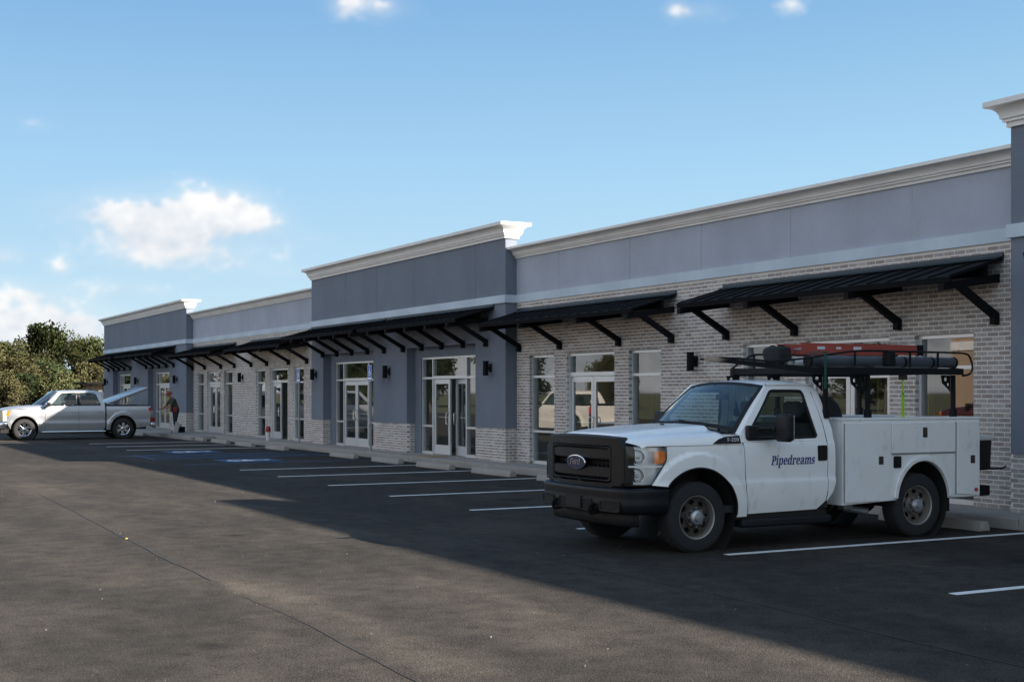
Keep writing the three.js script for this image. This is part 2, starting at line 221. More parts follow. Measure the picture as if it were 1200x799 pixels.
// ================================================================ ground
const LOT = { x0: -112, x1: 45, z0: -1.5, z1: 36 };
{
  struct('ground', new THREE.PlaneGeometry(2400, 2400, 1, 1).rotateX(-Math.PI / 2).translate(0, -0.06, 0), std([0.10, 0.105, 0.045], 0.95, { map: texRep(TX.mottle, 400), bumpMap: texRep(TX.grain, 600), bumpScale: 0.05 }));
  // asphalt: sandy dust lies in streaks and patches on it, thickest along the paving seam
  const dens = (a, b, f) => { const out = [a]; let x = a; while (x < b) { x = Math.min(b, x + f(x)); out.push(x); } return out; };
  const xs = dens(LOT.x0, LOT.x1, (x) => (x > -34 && x < 0 ? 0.13 : x > -62 ? 0.3 : 1.2)), zs = dens(LOT.z0, LOT.z1, (z) => (z > 6 && z < 15 ? 0.09 : z < 6 ? 0.25 : 0.6));
  const pos = [], col = [], uv = [], idx = [], nx = xs.length;
  const patches = [[-26.2, 11.0, 2.6, 0.5, 1], [-11.7, 11.35, 0.5, 0.16, 1.2], [-11.2, 11.15, 0.5, 0.22, 0.9], [-7.9, 11.2, 0.6, 0.35, 1.1], [-9.8, 11.1, 0.7, 0.1, 0.8], [-8.2, 10.2, 0.9, 0.3, 0.5], [-13, 12.2, 1.2, 0.3, 0.45], [-22, 9.6, 3, 0.6, 0.5], [-9.5, 9.6, 2.5, 0.35, 0.55], [-7.6, 12.6, .8, .3, .5]];
  const tracks = [[9.4, 0.16], [10.9, 0.16], [12.3, 0.18], [13.6, 0.18]], oil = [[-25.5, 4.2, 0.35], [-22.6, 4.9, 0.25], [-28.4, 3.6, 0.3], [-19.5, 4.4, 0.4], [-10, 4.3, 0.3], [-9.8, 3.6, 0.2], [-16.2, 10.1, 0.2], [-9.2, 12.4, 0.14]];
  for (const z of zs) for (const x of xs) {
    // dust: even noise over the whole lot, plus the spilled sand patches seen along the seam; no part of it follows distance
    let dust = 0.55 * smooth(fbm(x * 0.45, z * 0.9, 5, 41), 0.40, 0.72) + 0.35 * smooth(fbm(x * 0.16 + 5, z * 1.6, 4, 51), 0.45, 0.75) + 0.35 * smooth(fbm(x * 2.2, z * 5.5, 4, 47), 0.55, 0.8);
    for (const [px, pz, rx, rz, w] of patches) { const q = ((x - px) / rx) ** 2 + ((z - pz) / rz) ** 2; if (q < 6) dust += w * Math.exp(-q) * (0.35 + 1.3 * fbm(x * 3, z * 5, 3, 61)); }
    let tone = (0.89 + 0.24 * fbm(x * 0.8, z * 0.8, 5, 81)), k = clamp(0.24 + dust * 0.34);
    for (const [tz, w] of tracks) { const o = (z - tz - 0.5 * (fbm(x * 0.09, tz, 2, 91) - 0.5)) / w; if (Math.abs(o) < 2) tone *= 1 - 0.13 * Math.exp(-o * o * 2) * fbm(x * 0.5, z * 2, 3, 95); }
    for (const [ox, oz, or] of oil) { const o = Math.hypot(x - ox, (z - oz) * 1.2) / or; if (o < 2) tone *= 1 - 0.5 * smooth(1.1 - o + 0.7 * (fbm(x * 4, z * 4, 3, 97) - 0.5), 0, 0.5); }
    pos.push(x, 0, z); uv.push(x / 2.2, z / 2.2);
    col.push(lerp(0.033, 0.168, k) * tone, lerp(0.0315, 0.146, k) * tone, lerp(0.0305, 0.121, k) * tone);
  }
  for (let j = 0; j + 1 < zs.length; j++) for (let i = 0; i + 1 < nx; i++) { const a = j * nx + i; idx.push(a, a + nx, a + 1, a + 1, a + nx, a + nx + 1); }
  const g = new THREE.BufferGeometry(); g.setAttribute('position', new THREE.Float32BufferAttribute(pos, 3)); g.setAttribute('color', new THREE.Float32BufferAttribute(col, 3)); g.setAttribute('uv', new THREE.Float32BufferAttribute(uv, 2)); g.setIndex(idx); g.computeVertexNormals();
  struct('asphalt_car_park', g, phy([1, 1, 1], 0.92, { specularIntensity: 0.3,  vertexColors: true, map: TX.aggregate, bumpMap: TX.aggBump, bumpScale: 0.006 }));
  // paving seams: narrow raised tar joints
  const seam = (pts, w) => { const p = [], id = [], r = rng(pts.length); const c = new THREE.CatmullRomCurve3(pts.map(([x, z]) => V(x, 0.004, z))).getPoints(260); c.forEach((q, i) => { const ww = w * (0.55 + 0.9 * fbm(q.x * 2, 3, 3, 5)), o = (fbm(q.x * 1.3, 9, 3, 15) - 0.5) * 0.05; p.push(q.x, 0.004, q.z + o - ww, q.x, 0.004, q.z + o + ww); if (i) id.push(2 * i - 2, 2 * i - 1, 2 * i, 2 * i, 2 * i - 1, 2 * i + 1); }); const sg = new THREE.BufferGeometry(); sg.setAttribute('position', new THREE.Float32BufferAttribute(p, 3)); sg.setIndex(id); sg.computeVertexNormals(); return sg; };
  const tar = std([0.022, 0.021, 0.02], 0.75);
  struct('paving_seam', seam([[-24.5, 11.2], [-20, 11.3], [-16.4, 11.42], [-12.4, 11.5]], 0.011), tar);
  struct('paving_seam', seam([[-11.3, 11.52], [-10, 11.5], [-8.6, 11.56], [-6.4, 11.6]], 0.005), tar);
  struct('paving_seam', seam([[-30, 7.6], [-20, 7.75], [-12, 7.85], [-8.7, 7.82], [-6.6, 7.93], [-3, 7.9]], 0.010), tar);
  // specks of grit and crumbs of concrete
  const r = rng(5), chips = new THREE.InstancedMesh(new THREE.IcosahedronGeometry(1, 0), std([0.15, 0.14, 0.12], 0.9), 420), mt = new THREE.Matrix4(), q = new THREE.Quaternion();
  for (let i = 0; i < 420; i++) { const s = 0.0025 + 0.008 * r() ** 5; q.setFromEuler(new THREE.Euler(r() * 6, r() * 6, r() * 6)); mt.compose(V(-26 + 22 * r(), s * 0.35, 6.5 + 7 * r()), q, V(s * (1 + r()), s * 0.6, s)); chips.setMatrixAt(i, mt); }
  chips.name = 'grit'; chips.castShadow = chips.receiveShadow = true; chips.userData = { kind: 'stuff', label: 'scattered pale grit and crumbs on the dusty asphalt', category: 'grit' }; scene.add(chips);
}
// painted stall lines
const LINE = (x, m = M.line, z0 = 1.03, z1 = 5.95, w = 0.05) => struct('parking_line', boxUV(bx(x - w, x + w, 0.001, 0.005, z0, z1)), m);
for (const x of [-5.3, -8.45, -11.70, -14.85, -18.0, -21.1, -24.1, -27.15, -29.9]) LINE(x);
for (const x of [-41.9, -44.9, -47.9]) LINE(x);
for (const x of [-32.8, -35.9, -38.3]) LINE(x, M.blueLine, 1.03, 6.5);
LINE(-37.1, M.blueLine, 6.45, 6.55, 1.25);
for (let k = 0; k < 6; k++) { const m = struct('access_aisle_hatch', boxUV(bx(-1.45, 1.45, 0.001, 0.0045, -0.05, 0.05)), M.blueLine); m.position.set(-37.1, 0, 2.2 + 0.78 * k); m.rotation.y = 0.6; }
for (const x of [-34.15, -39.9]) {                                  // wheelchair symbols on a blue field
  const f = struct('accessible_symbol_field', boxUV(bx(-0.75, 0.75, 0.001, 0.005, -0.75, 0.75)), M.blueLine); f.position.set(x, 0, 4.45);
  const L = [ext(ell(0, 0, 0.36, 0.36, 24), 0.004, { holes: [ell(0, 0, 0.27, 0.27, 24)] }).translate(0.05, -0.22, 0), ext(rect(-0.06, 0.05, -0.15, 0.38), 0.004), ext(rect(0.05, 0.34, 0.0, 0.09), 0.004), ext(rect(0.05, 0.30, -0.18, -0.09), 0.004), ext([[0.24, -0.09], [0.33, -0.09], [0.48, -0.50], [0.38, -0.52]], 0.004), ext(ell(-0.01, 0.50, 0.1, 0.1, 16), 0.004)];
  const s = struct('accessible_symbol', mg(L).rotateX(-Math.PI / 2).translate(0, 0.006, 0), M.line); s.position.set(x, 0, 4.45);
}
// footway with its kerb, cast slab by slab
{
  const walk = new THREE.Group(); walk.name = 'sidewalk'; walk.userData.kind = 'structure'; scene.add(walk);
  part(walk, 'footing', boxUV(bx(-75, 6, -0.2, 0.05, -1.2, 0.99)), M.concrete);
  for (let x = -75; x < 5.9; x += 1.5) { const zf = x < -50.5 ? 1.95 : 1.0; part(walk, 'paving_slab', boxUV(rb(x + 0.004, x + 1.496, 0.02, 0.15, -0.35, zf - 0.16, 0.012)), M.concrete); part(walk, 'kerb', boxUV(rb(x + 0.004, x + 1.496, -0.1, 0.15, zf - 0.155, zf, 0.02)), M.concrete); }
}

// ================================================================ the shopping strip
const FLOOR = 0.15, HEADY = 0.15 + 37 * 0.0677, COURSE = 0.0677;
const shop = thing('strip_mall_building', 'long grey single-storey shop row with pale brick, white cornices and black awnings', 'building');
const bricks = [];                                                 // [x0, x1, y0, y1, z0, z1]
const BAND0 = 3.905, BAND1 = 4.09;
function layBricks(x0, x1, y0, y1, holes, z0 = -0.1, z1 = 0, axis = 'x', at = 0) {
  for (let row = 0, y = y0; y + 0.04 < y1; row++, y = y0 + row * COURSE) {
    const top = Math.min(y1, y + COURSE - 0.0155), mid = y + COURSE / 2;
    let free = [[x0, x1]];
    for (const [a, b, h0, h1] of holes) if (mid > h0 && mid < h1) free = free.flatMap(([p, q]) => [[p, Math.min(q, a)], [Math.max(p, b), q]].filter(([m, n]) => n - m > 0.03));
    for (const [p, q] of free) {
      const off = (row % 2) * 0.1015;
      for (let k = Math.floor((p - off) / 0.203) - 1; k * 0.203 + off < q; k++) {
        let a = Math.max(p, k * 0.203 + off + 0.0075), b = Math.min(q, (k + 1) * 0.203 + off - 0.0075);
        if (b - a > 0.025) bricks.push(axis === 'x' ? [a, b, y, top, z0, z1] : [at + z0, at + z1, y, top, a, b]);
      }
    }
  }
}
const frameBars = (list) => boxUV(mg(list.map(([x0, x1, y0, y1, z0, z1]) => bx(x0, x1, y0, y1, z0, z1))));
const paneAt = (parent, x0, x1, y0, y1, z) => part(parent, 'pane', new THREE.PlaneGeometry(x1 - x0, y1 - y0).translate((x0 + x1) / 2, (y0 + y1) / 2, z), M.glass);
function windowUnit(x0, x1, zf) {                                  // aluminium shop window: three panes one above another
  const B = 0.05, z0 = zf - 0.11, z1 = zf, F = FLOOR, T = HEADY - 0.004, X0 = x0 + 0.004, X1 = x1 - 0.004;
  const w = part(shop, 'window', frameBars([[X0, X0 + B, F, T, z0, z1], [X1 - B, X1, F, T, z0, z1], [X0 + B, X1 - B, F, F + 0.07, z0, z1 - 0.002], [X0 + B, X1 - B, T - 0.055, T, z0, z1 - 0.002], [X0 + B, X1 - B, 2.13, 2.185, z0, z1 - 0.002], [X0 + B, X1 - B, 0.875, 0.925, z0, z1 - 0.002]]), M.alu);
  for (const [a, b] of [[F + 0.07, 0.875], [0.925, 2.13], [2.185, T - 0.055]]) paneAt(w, X0 + B, X1 - B, a, b, zf - 0.055);
}
function doorLeaf(w, h, hinge, zf, open = 0) {                      // leaf built from its hinge edge towards +x (or -x), then swung
  const s = hinge.side, d = part(shop, 'door', frameBars([[0.003, 0.095, 0, h, -0.045, 0], [w - 0.095, w - 0.003, 0, h, -0.045, 0], [0.095, w - 0.095, 0, 0.25, -0.0449, -0.001], [0.095, w - 0.095, h - 0.12, h, -0.0449, -0.001]].map(([a, b, ...r]) => (s > 0 ? [a, b, ...r] : [-b, -a, ...r]))), M.alu);
  const p = part(d, 'pane', new THREE.PlaneGeometry(w - 0.19, h - 0.37).translate(s * w / 2, 0.25 + (h - 0.37) / 2, -0.022), M.glass);
  const hx = s * (w - 0.05);
  part(d, 'handle', tube([[hx, 0.80, 0], [hx, 0.80, 0.06], [hx - s * 0.03, 0.83, 0.075], [hx - s * 0.03, 1.07, 0.075], [hx, 1.10, 0.06], [hx, 1.10, 0]], 0.012, 20, 8, false, 0.1), M.chrome);
  part(d, 'push_bar', cyl([s * 0.1, 0.98, -0.085], [s * (w - 0.1), 0.98, -0.085], 0.016), M.alu);
  d.position.set(hinge.x, FLOOR + 0.012, zf - 0.03); d.rotation.y = open; return d;
}
function doorUnit(c, hw, zf, open = 0) {                            // pair of glazed doors under a transom light
  const B = 0.05, z0 = zf - 0.11, x0 = c - hw + 0.004, x1 = c + hw - 0.004, T = HEADY - 0.004;
  const f = part(shop, 'door_frame', frameBars([[x0, x0 + B, FLOOR, T, z0, zf], [x1 - B, x1, FLOOR, T, z0, zf], [x0 + B, x1 - B, T - 0.055, T, z0, zf - 0.002], [x0 + B, x1 - B, 2.15, 2.235, z0, zf - 0.002]]), M.alu);
  paneAt(f, x0 + B, x1 - B, 2.235, T - 0.055, zf - 0.055);
  doorLeaf(hw - B - 0.006, 1.98, { x: x0 + B, side: 1 }, zf, 0); doorLeaf(hw - B - 0.006, 1.98, { x: x1 - B, side: -1 }, zf, open);
}
function awning(xa, xb, zw, yr, feet) {                             // sheet-metal lean-to on braced brackets
  const P = 1.05, D = 0.30, a = Math.atan2(D, P), L = Math.hypot(P, D);
  const aw = group(shop, 'awning');
  const slope = (g) => g.rotateX(a).translate(0, yr, zw);
  part(aw, 'roof_panel', slope(bx(xa, xb, -0.022, 0, 0.03, L)), M.awning);
  const seams = []; const n = Math.round((xb - xa) / 0.4); for (let i = 0; i <= n; i++) { const x = lerp(xa + 0.012, xb - 0.012, i / n); seams.push(bx(x - 0.009, x + 0.009, 0.0005, 0.02, 0.05, L - 0.01)); }
  for (const s of seams) part(aw, 'standing_seam', slope(s), M.awning);
  part(aw, 'wall_flashing', boxUV(mg([bx(xa, xb, yr - 0.03, yr + 0.085, zw + 0.002, zw + 0.03), bx(xa, xb, -0.001, 0.012, 0, 0.14).rotateX(a).translate(0, yr + 0.028, zw)])), M.flashing);
  part(aw, 'eave_trim', slope(mg([bx(xa - 0.004, xb + 0.004, -0.075, 0.004, L + 0.001, L + 0.02)])), M.awning);
  for (const t of [0.30, 0.97]) part(aw, 'purlin', bx(xa + 0.02, xb - 0.02, yr - 0.215 - 0.16 * t * P + 0.001, yr - D * t - 0.027, zw + t * P - 0.025, zw + t * P + 0.025), M.black);
  for (const x of feet) {
    const y = (z) => yr - 0.215 - 0.16 * z, yb = yr - 0.93;
    const beam = [[zw + 0.004, y(0)], [zw + P + 0.05, y(P + 0.05)], [zw + P + 0.05, y(P + 0.05) - 0.10], [zw + 0.004, y(0) - 0.12]].map(([z, yy]) => [z, yy]);
    const strut = [[zw + 0.004, yb], [zw + 0.10, yb], [zw + 0.10, yb + 0.10], [zw + 0.80, y(0.80) - 0.09], [zw + 0.66, y(0.66) - 0.09], [zw + 0.004, yb + 0.16]];
    part(aw, 'bracket', [extX(beam, x - 0.05, x + 0.05), extX(strut, x - 0.047, x + 0.047)], M.black);
  }
  return aw;
}
function cornice(path, prof) {                                      // profile [(out, y)] swept round an open rectangle; path(o) gives its corners
  const pos = [], P = prof.map(([o, y]) => path(o).map(([x, z]) => [x, y, z]));
  for (let i = 0; i + 1 < prof.length; i++) for (let k = 0; k + 1 < P[0].length; k++) { const a = P[i][k], b = P[i][k + 1], c = P[i + 1][k + 1], d = P[i + 1][k]; pos.push(...a, ...b, ...c, ...a, ...c, ...d); }
  const g = new THREE.BufferGeometry(); g.setAttribute('position', new THREE.Float32BufferAttribute(pos, 3)); g.computeVertexNormals(); return boxUV(g);
}
const corniceProfile = (y0, y1, out) => { const h = y1 - y0, p = [[0, y0], [out * 0.16, y0], [out * 0.16, y0 + h * 0.2], [out * 0.30, y0 + h * 0.2], [out * 0.30, y0 + h * 0.30], [out * 0.40, y0 + h * 0.33]]; for (let i = 1; i <= 7; i++) { const t = i / 7 * Math.PI / 2; p.push([out * (0.40 + 0.54 * (1 - Math.cos(t))), y0 + h * (0.33 + 0.44 * Math.sin(t))]); } p.push([out, y0 + h * 0.80], [out, y1], [-0.35, y1]); return p; };
function panels(x0, x1, joints, y0, y1, z0, z1, mat) { const e = [x0, ...joints, x1]; for (let i = 0; i + 1 < e.length; i++) part(shop, 'stucco_panel', boxUV(bx(e[i] + (i ? 0.006 : 0.001), e[i + 1] - (i + 2 < e.length ? 0.006 : 0.001), y0, y1, z0, z1)), mat); }
const lamps = [];
function lowSection(x0, x1, modules, joints) {
  const holes = modules.flatMap((c) => [[c - 2.65, c - 1.52], [c - 0.98, c + 0.98], [c + 1.52, c + 2.65]]);
  part(shop, 'wall_core', boxUV(ext([[x0, 0], [x1, 0], [x1, BAND1 + 0.9], [x0, BAND1 + 0.9]], 0.186, { holes: holes.map(([a, b]) => [[a - 0.0, FLOOR - 0.02], [b, FLOOR - 0.02], [b, HEADY], [a, HEADY]]) }).translate(0, 0, -0.19)), M.mortar);
  layBricks(x0, x1, FLOOR + 0.002, BAND0, holes.map(([a, b]) => [a, b, 0, HEADY]));
  part(shop, 'trim_band', boxUV(bx(x0, x1, BAND0 + 0.002, BAND1, -0.009, 0.045)), M.band);
  panels(x0, x1, joints, BAND1 + 0.001, 4.955, -0.009, 0.004, M.stuccoLight);
  part(shop, 'cornice', cornice((o) => [[x0, o], [x1, o]], corniceProfile(4.95, 5.205, 0.27)), M.trim);
  part(shop, 'roof_deck', bx(x0, x1, 4.3, 4.4, -16, -0.2), M.roof);
  part(shop, 'parapet_back', bx(x0, x1, 4.4, 5.2, -0.36, -0.195), M.trim);
  for (const c of modules) {
    for (const s of [-1, 1]) windowUnit(c + s * 2.085 - 0.565, c + s * 2.085 + 0.565, -0.07);
    doorUnit(c, 0.98, -0.07, Math.abs(c + 45.05) < 0.1 ? -0.35 : 0);
    awning(c - 3.2, c + 3.2, 0.002, 3.68, [-3.08, -1.2, 1.2, 3.08].map((d) => c + d));
  }
}
function tallBlock(x0, x1, bays, joints, openBay) {
  const ZF = 0.3, hw = 2.08, LIN = 3.0;
  const edges = [x0, ...bays.flatMap((c) => [c - hw, c + hw]), x1];
  for (let i = 0; i < edges.length; i += 2) {
    const a = edges[i], b = edges[i + 1];
    part(shop, 'pier', boxUV(bx(a, b, 0.945, LIN, -0.19, ZF)), M.stuccoDark);
    part(shop, 'brick_base_core', boxUV(bx(a + 0.004, b - 0.004, 0, 0.9435, -0.19, ZF - 0.004)), M.mortar);
    layBricks(a, b, FLOOR + 0.002, 0.9435, [], ZF - 0.09, ZF);
    layBricks(-0.19, ZF - 0.1, FLOOR + 0.002, 0.9435, [], -0.09, 0, 'z', b); layBricks(-0.19, ZF - 0.1, FLOOR + 0.002, 0.9435, [], 0, 0.09, 'z', a);
  }
  part(shop, 'lintel', boxUV(bx(x0, x1, LIN + 0.0005, BAND0, -0.19, ZF)), M.stuccoDark);
  part(shop, 'trim_band', boxUV(bx(x0 - 0.045, x1 + 0.045, BAND0 + 0.001, BAND1, -0.185, ZF + 0.045)), M.band);
  part(shop, 'parapet_core', boxUV(bx(x0 + 0.012, x1 - 0.012, BAND1 + 0.001, 5.42, 0.0, ZF - 0.012)), M.stuccoDark);
  panels(x0, x1, joints, BAND1 + 0.002, 5.425, ZF - 0.011, ZF, M.stuccoDark);
  for (const [a, b] of [[x0, x0 + 0.011], [x1 - 0.011, x1]]) part(shop, 'stucco_return', boxUV(bx(a, b, BAND1 + 0.002, 5.425, 0.0, ZF - 0.012)), M.stuccoDark);
  part(shop, 'cornice', cornice((o) => [[x0 - o, 0.0 - Math.max(o, 0)], [x0 - o, ZF + o], [x1 + o, ZF + o], [x1 + o, 0.0 - Math.max(o, 0)], [x0 - o, 0.0 - Math.max(o, 0)]], corniceProfile(5.42, 5.78, 0.26)), M.trim);
  part(shop, 'parapet_cap', bx(x0, x1, 5.5, 5.775, 0.01, 0.28), M.trim);
  part(shop, 'roof_deck', bx(x0, x1, 4.3, 4.4, -16, -0.01), M.roof);
  bays.forEach((c, n) => {
    const S = 1.70, T = 2.74, z = 0.05, B = 0.05, zf = 0.02;
    part(shop, 'recess_wall', boxUV(ext([[c - hw, FLOOR - 0.1], [c + hw, FLOOR - 0.1], [c + hw, LIN], [c - hw, LIN]], 0.15, { holes: [[[c - S, FLOOR - 0.02], [c + S, FLOOR - 0.02], [c + S, T], [c - S, T]]] }).translate(0, 0, z - 0.15)), M.stuccoDark);
    const x0_ = c - S + 0.004, x1_ = c + S - 0.004, d0 = c - 0.98, d1 = c + 0.98, z0 = zf - 0.11, TT = T - 0.004;
    const f = part(shop, 'storefront_window', frameBars([[x0_, x0_ + B, FLOOR, TT, z0, zf], [x1_ - B, x1_, FLOOR, TT, z0, zf], [d0 - B, d0, FLOOR, TT, z0, zf], [d1, d1 + B, FLOOR, TT, z0, zf],
      [x0_ + B, d0 - B, TT - 0.05, TT, z0, zf - 0.002], [d0, d1, TT - 0.05, TT, z0, zf - 0.002], [d1 + B, x1_ - B, TT - 0.05, TT, z0, zf - 0.002], [x0_ + B, d0 - B, 2.155, 2.21, z0, zf - 0.002], [d0, d1, 2.155, 2.235, z0, zf - 0.002], [d1 + B, x1_ - B, 2.155, 2.21, z0, zf - 0.002],
      ...[[x0_ + B, d0 - B], [d1 + B, x1_ - B]].flatMap(([a, b]) => [[a, b, FLOOR, FLOOR + 0.07, z0, zf - 0.002], [a, b, 0.875, 0.925, z0, zf - 0.002]])]), M.alu);
    for (const [a, b] of [[x0_ + B, d0 - B], [d1 + B, x1_ - B]]) { paneAt(f, a, b, FLOOR + 0.07, 0.875, zf - 0.055); paneAt(f, a, b, 0.925, 2.155, zf - 0.055); paneAt(f, a, b, 2.21, TT - 0.05, zf - 0.055); }
    paneAt(f, d0, d1, 2.235, TT - 0.05, zf - 0.055);
    doorLeaf(0.975, 1.98, { x: d0, side: 1 }, zf, 0); doorLeaf(0.975, 1.98, { x: d1, side: -1 }, zf, openBay === n ? -0.16 : 0);
  });
}
const doorsPlaced = true;
lowSection(-27.45, -12.72, [-24.18, -16.3], [-25.48, -22.62, -20.19, -17.64, -14.84]);
lowSection(-56.5, -40.8, [-53.35, -45.05], [-53.9, -51.2, -48.6, -46, -43.4]);
tallBlock(-40.8, -27.45, [-37.65, -31.1], [-37.78, -35.35, -32.7, -29.01], 1);
tallBlock(-73.8, -56.5, [-69.4, -61.5], [-70.2, -66.8, -63.3, -59.8], -1);
tallBlock(-12.72, 4.6, [-8.5, -0.5], [-9.2, -5.8, -2.4, 1.1], -1);
for (const [c, n] of [[-37.66, 0], [-31.1, 0]]) awning(c - 3.1, c + 3.08, 0.302, 3.83, [-2.48, -1.24, 0, 1.24, 2.48].map((d) => c + d + (c < -35 ? 0.5 : 0.24)));
awning(-72.6, -66.9, 0.302, 3.85, [-72.4, -71.1, -69.8, -68.5, -67.1]); awning(-66.1, -58.3, 0.302, 3.85, [-63.7, -62.45, -61.2, -59.8, -58.5]); awning(-11.6, -5.4, 0.302, 3.85, [-11.4, -10, -8.5, -7, -5.6]); awning(-3.6, 2.6, 0.302, 3.85, [-3.4, -2, -0.5, 1, 2.4]);
// floors, rear and party walls, stud partitions of the unfinished units
part(shop, 'floor_slab', boxUV(bx(-73.7, 4.5, 0.02, FLOOR - 0.003, -16, -0.2)), M.slab);
part(shop, 'rear_wall', bx(-73.8, 4.6, 0, 4.95, -16.2, -16), M.drywall);
for (const [x, z1] of [[-73.7, -0.2], [4.5, -0.2]]) part(shop, 'end_wall', bx(x - 0.1, x + 0.1, 0, 4.95, -15.99, z1), M.tanBrick);
for (const x of [-20.2, -27.45, -34.2, -40.8, -49.2, -56.5, -65.4, -12.7, -4.5]) part(shop, 'party_wall', bx(x - 0.07, x + 0.07, FLOOR, 4.29, -15.98, -0.21), M.drywall);
for (const [xa, xb, z] of [[-20.1, -12.8, -2.4], [-27.3, -20.3, -3.2], [-34.1, -27.6, -4]]) for (let x = xa + 0.2; x < xb; x += 0.61) part(shop, 'wall_stud', bx(x - 0.02, x + 0.02, FLOOR, 4.28, z - 0.09, z), M.wood);
// bricks: those that show largest are parts of their own, all others lie in one instanced part
{
  const unit = new THREE.BoxGeometry(1, 1, 1), tones = [[0.45, 0.42, 0.40], [0.41, 0.385, 0.375], [0.50, 0.475, 0.455], [0.36, 0.34, 0.335], [0.44, 0.395, 0.36], [0.54, 0.52, 0.50], [0.42, 0.405, 0.41], [0.38, 0.335, 0.305]];
  const mats = tones.map((c) => std(c, 0.93, { map: TX.brick, bumpMap: TX.brick, bumpScale: 0.003 })), r = rng(77);
  const order = bricks.map((b, i) => [i, Math.hypot((b[0] + b[1]) / 2, (b[2] + b[3]) / 2 - 1.78, (b[4] + b[5]) / 2 - 14.95) + ((b[2] > 1.6 || b[0] > -13.6) && b[5] >= -0.001 && b[0] < -11.8 && b[0] > -20 && !(b[2] > 3.0 && b[2] < 3.6) ? 0 : 1000)]).sort((a, b) => a[1] - b[1]);
  const near = new Set(order.slice(0, 300).map((o) => o[0])), rest = bricks.length - near.size;
  const inst = new THREE.InstancedMesh(unit, std([1, 1, 1], 0.93, { map: TX.brick, bumpMap: TX.brick, bumpScale: 0.003 }), rest), mt = new THREE.Matrix4(), qq = new THREE.Quaternion(), col = new THREE.Color();
  const face = group(shop, 'brickwork'); let n = 0;
  bricks.forEach((b, i) => {
    const [x0, x1, y0, y1, z0, z1] = b, t = Math.floor(r() * tones.length), dz = (r() - 0.5) * 0.003, c = V((x0 + x1) / 2, (y0 + y1) / 2, (z0 + z1) / 2 + dz), s = V(x1 - x0, y1 - y0, z1 - z0);
    if (near.has(i)) { const m = new THREE.Mesh(unit, mats[t]); m.name = 'brick'; m.position.copy(c); m.scale.copy(s); m.castShadow = m.receiveShadow = true; face.add(m); return; }
    mt.compose(c, qq, s); inst.setMatrixAt(n, mt); const j = 0.9 + 0.2 * r(); col.setRGB(...tones[t].map((v) => v * j)); inst.setColorAt(n++, col);
  });
  inst.name = 'brick_courses'; inst.userData.kind = 'stuff'; inst.castShadow = inst.receiveShadow = true; face.add(inst);
}
// wall lamps
{
  const proto = (l, pos) => { const t = thing('wall_lamp', l, 'wall lamp', pos, 0, 'black cylinder lamps along the shop front'); part(t, 'back_plate', rb(-0.06, 0.06, -0.1, 0.1, 0.002, 0.03, 0.008), M.black); part(t, 'arm', bx(-0.025, 0.025, -0.03, 0.03, 0.03, 0.09), M.black); part(t, 'lamp_body', [cyl([0, -0.16, 0.14], [0, 0.15, 0.14], 0.068, 0.068, 20), cyl([0, 0.151, 0.14], [0, 0.17, 0.14], 0.075, 0.075, 20), cyl([0, -0.18, 0.14], [0, -0.161, 0.14], 0.075, 0.075, 20)], M.black); return t; };
  const a = proto('black cylinder wall lamp on a dark grey pier of the shop row', [-28.2, 2.38, 0.3]);
  for (const x of [-34.38, -40.35, -58.05, -65.6, -72.9, -4.5, -11.6]) copy(a, [x, 2.38, 0.3]);
  const b = proto('black cylinder wall lamp on the pale brick beside the red striped post', [-49.3, 2.38, 0]);
  copy(b, [-20.35, 2.38, 0], 0, 'black cylinder wall lamp on the pale brick just ahead of the ladder rack');
}

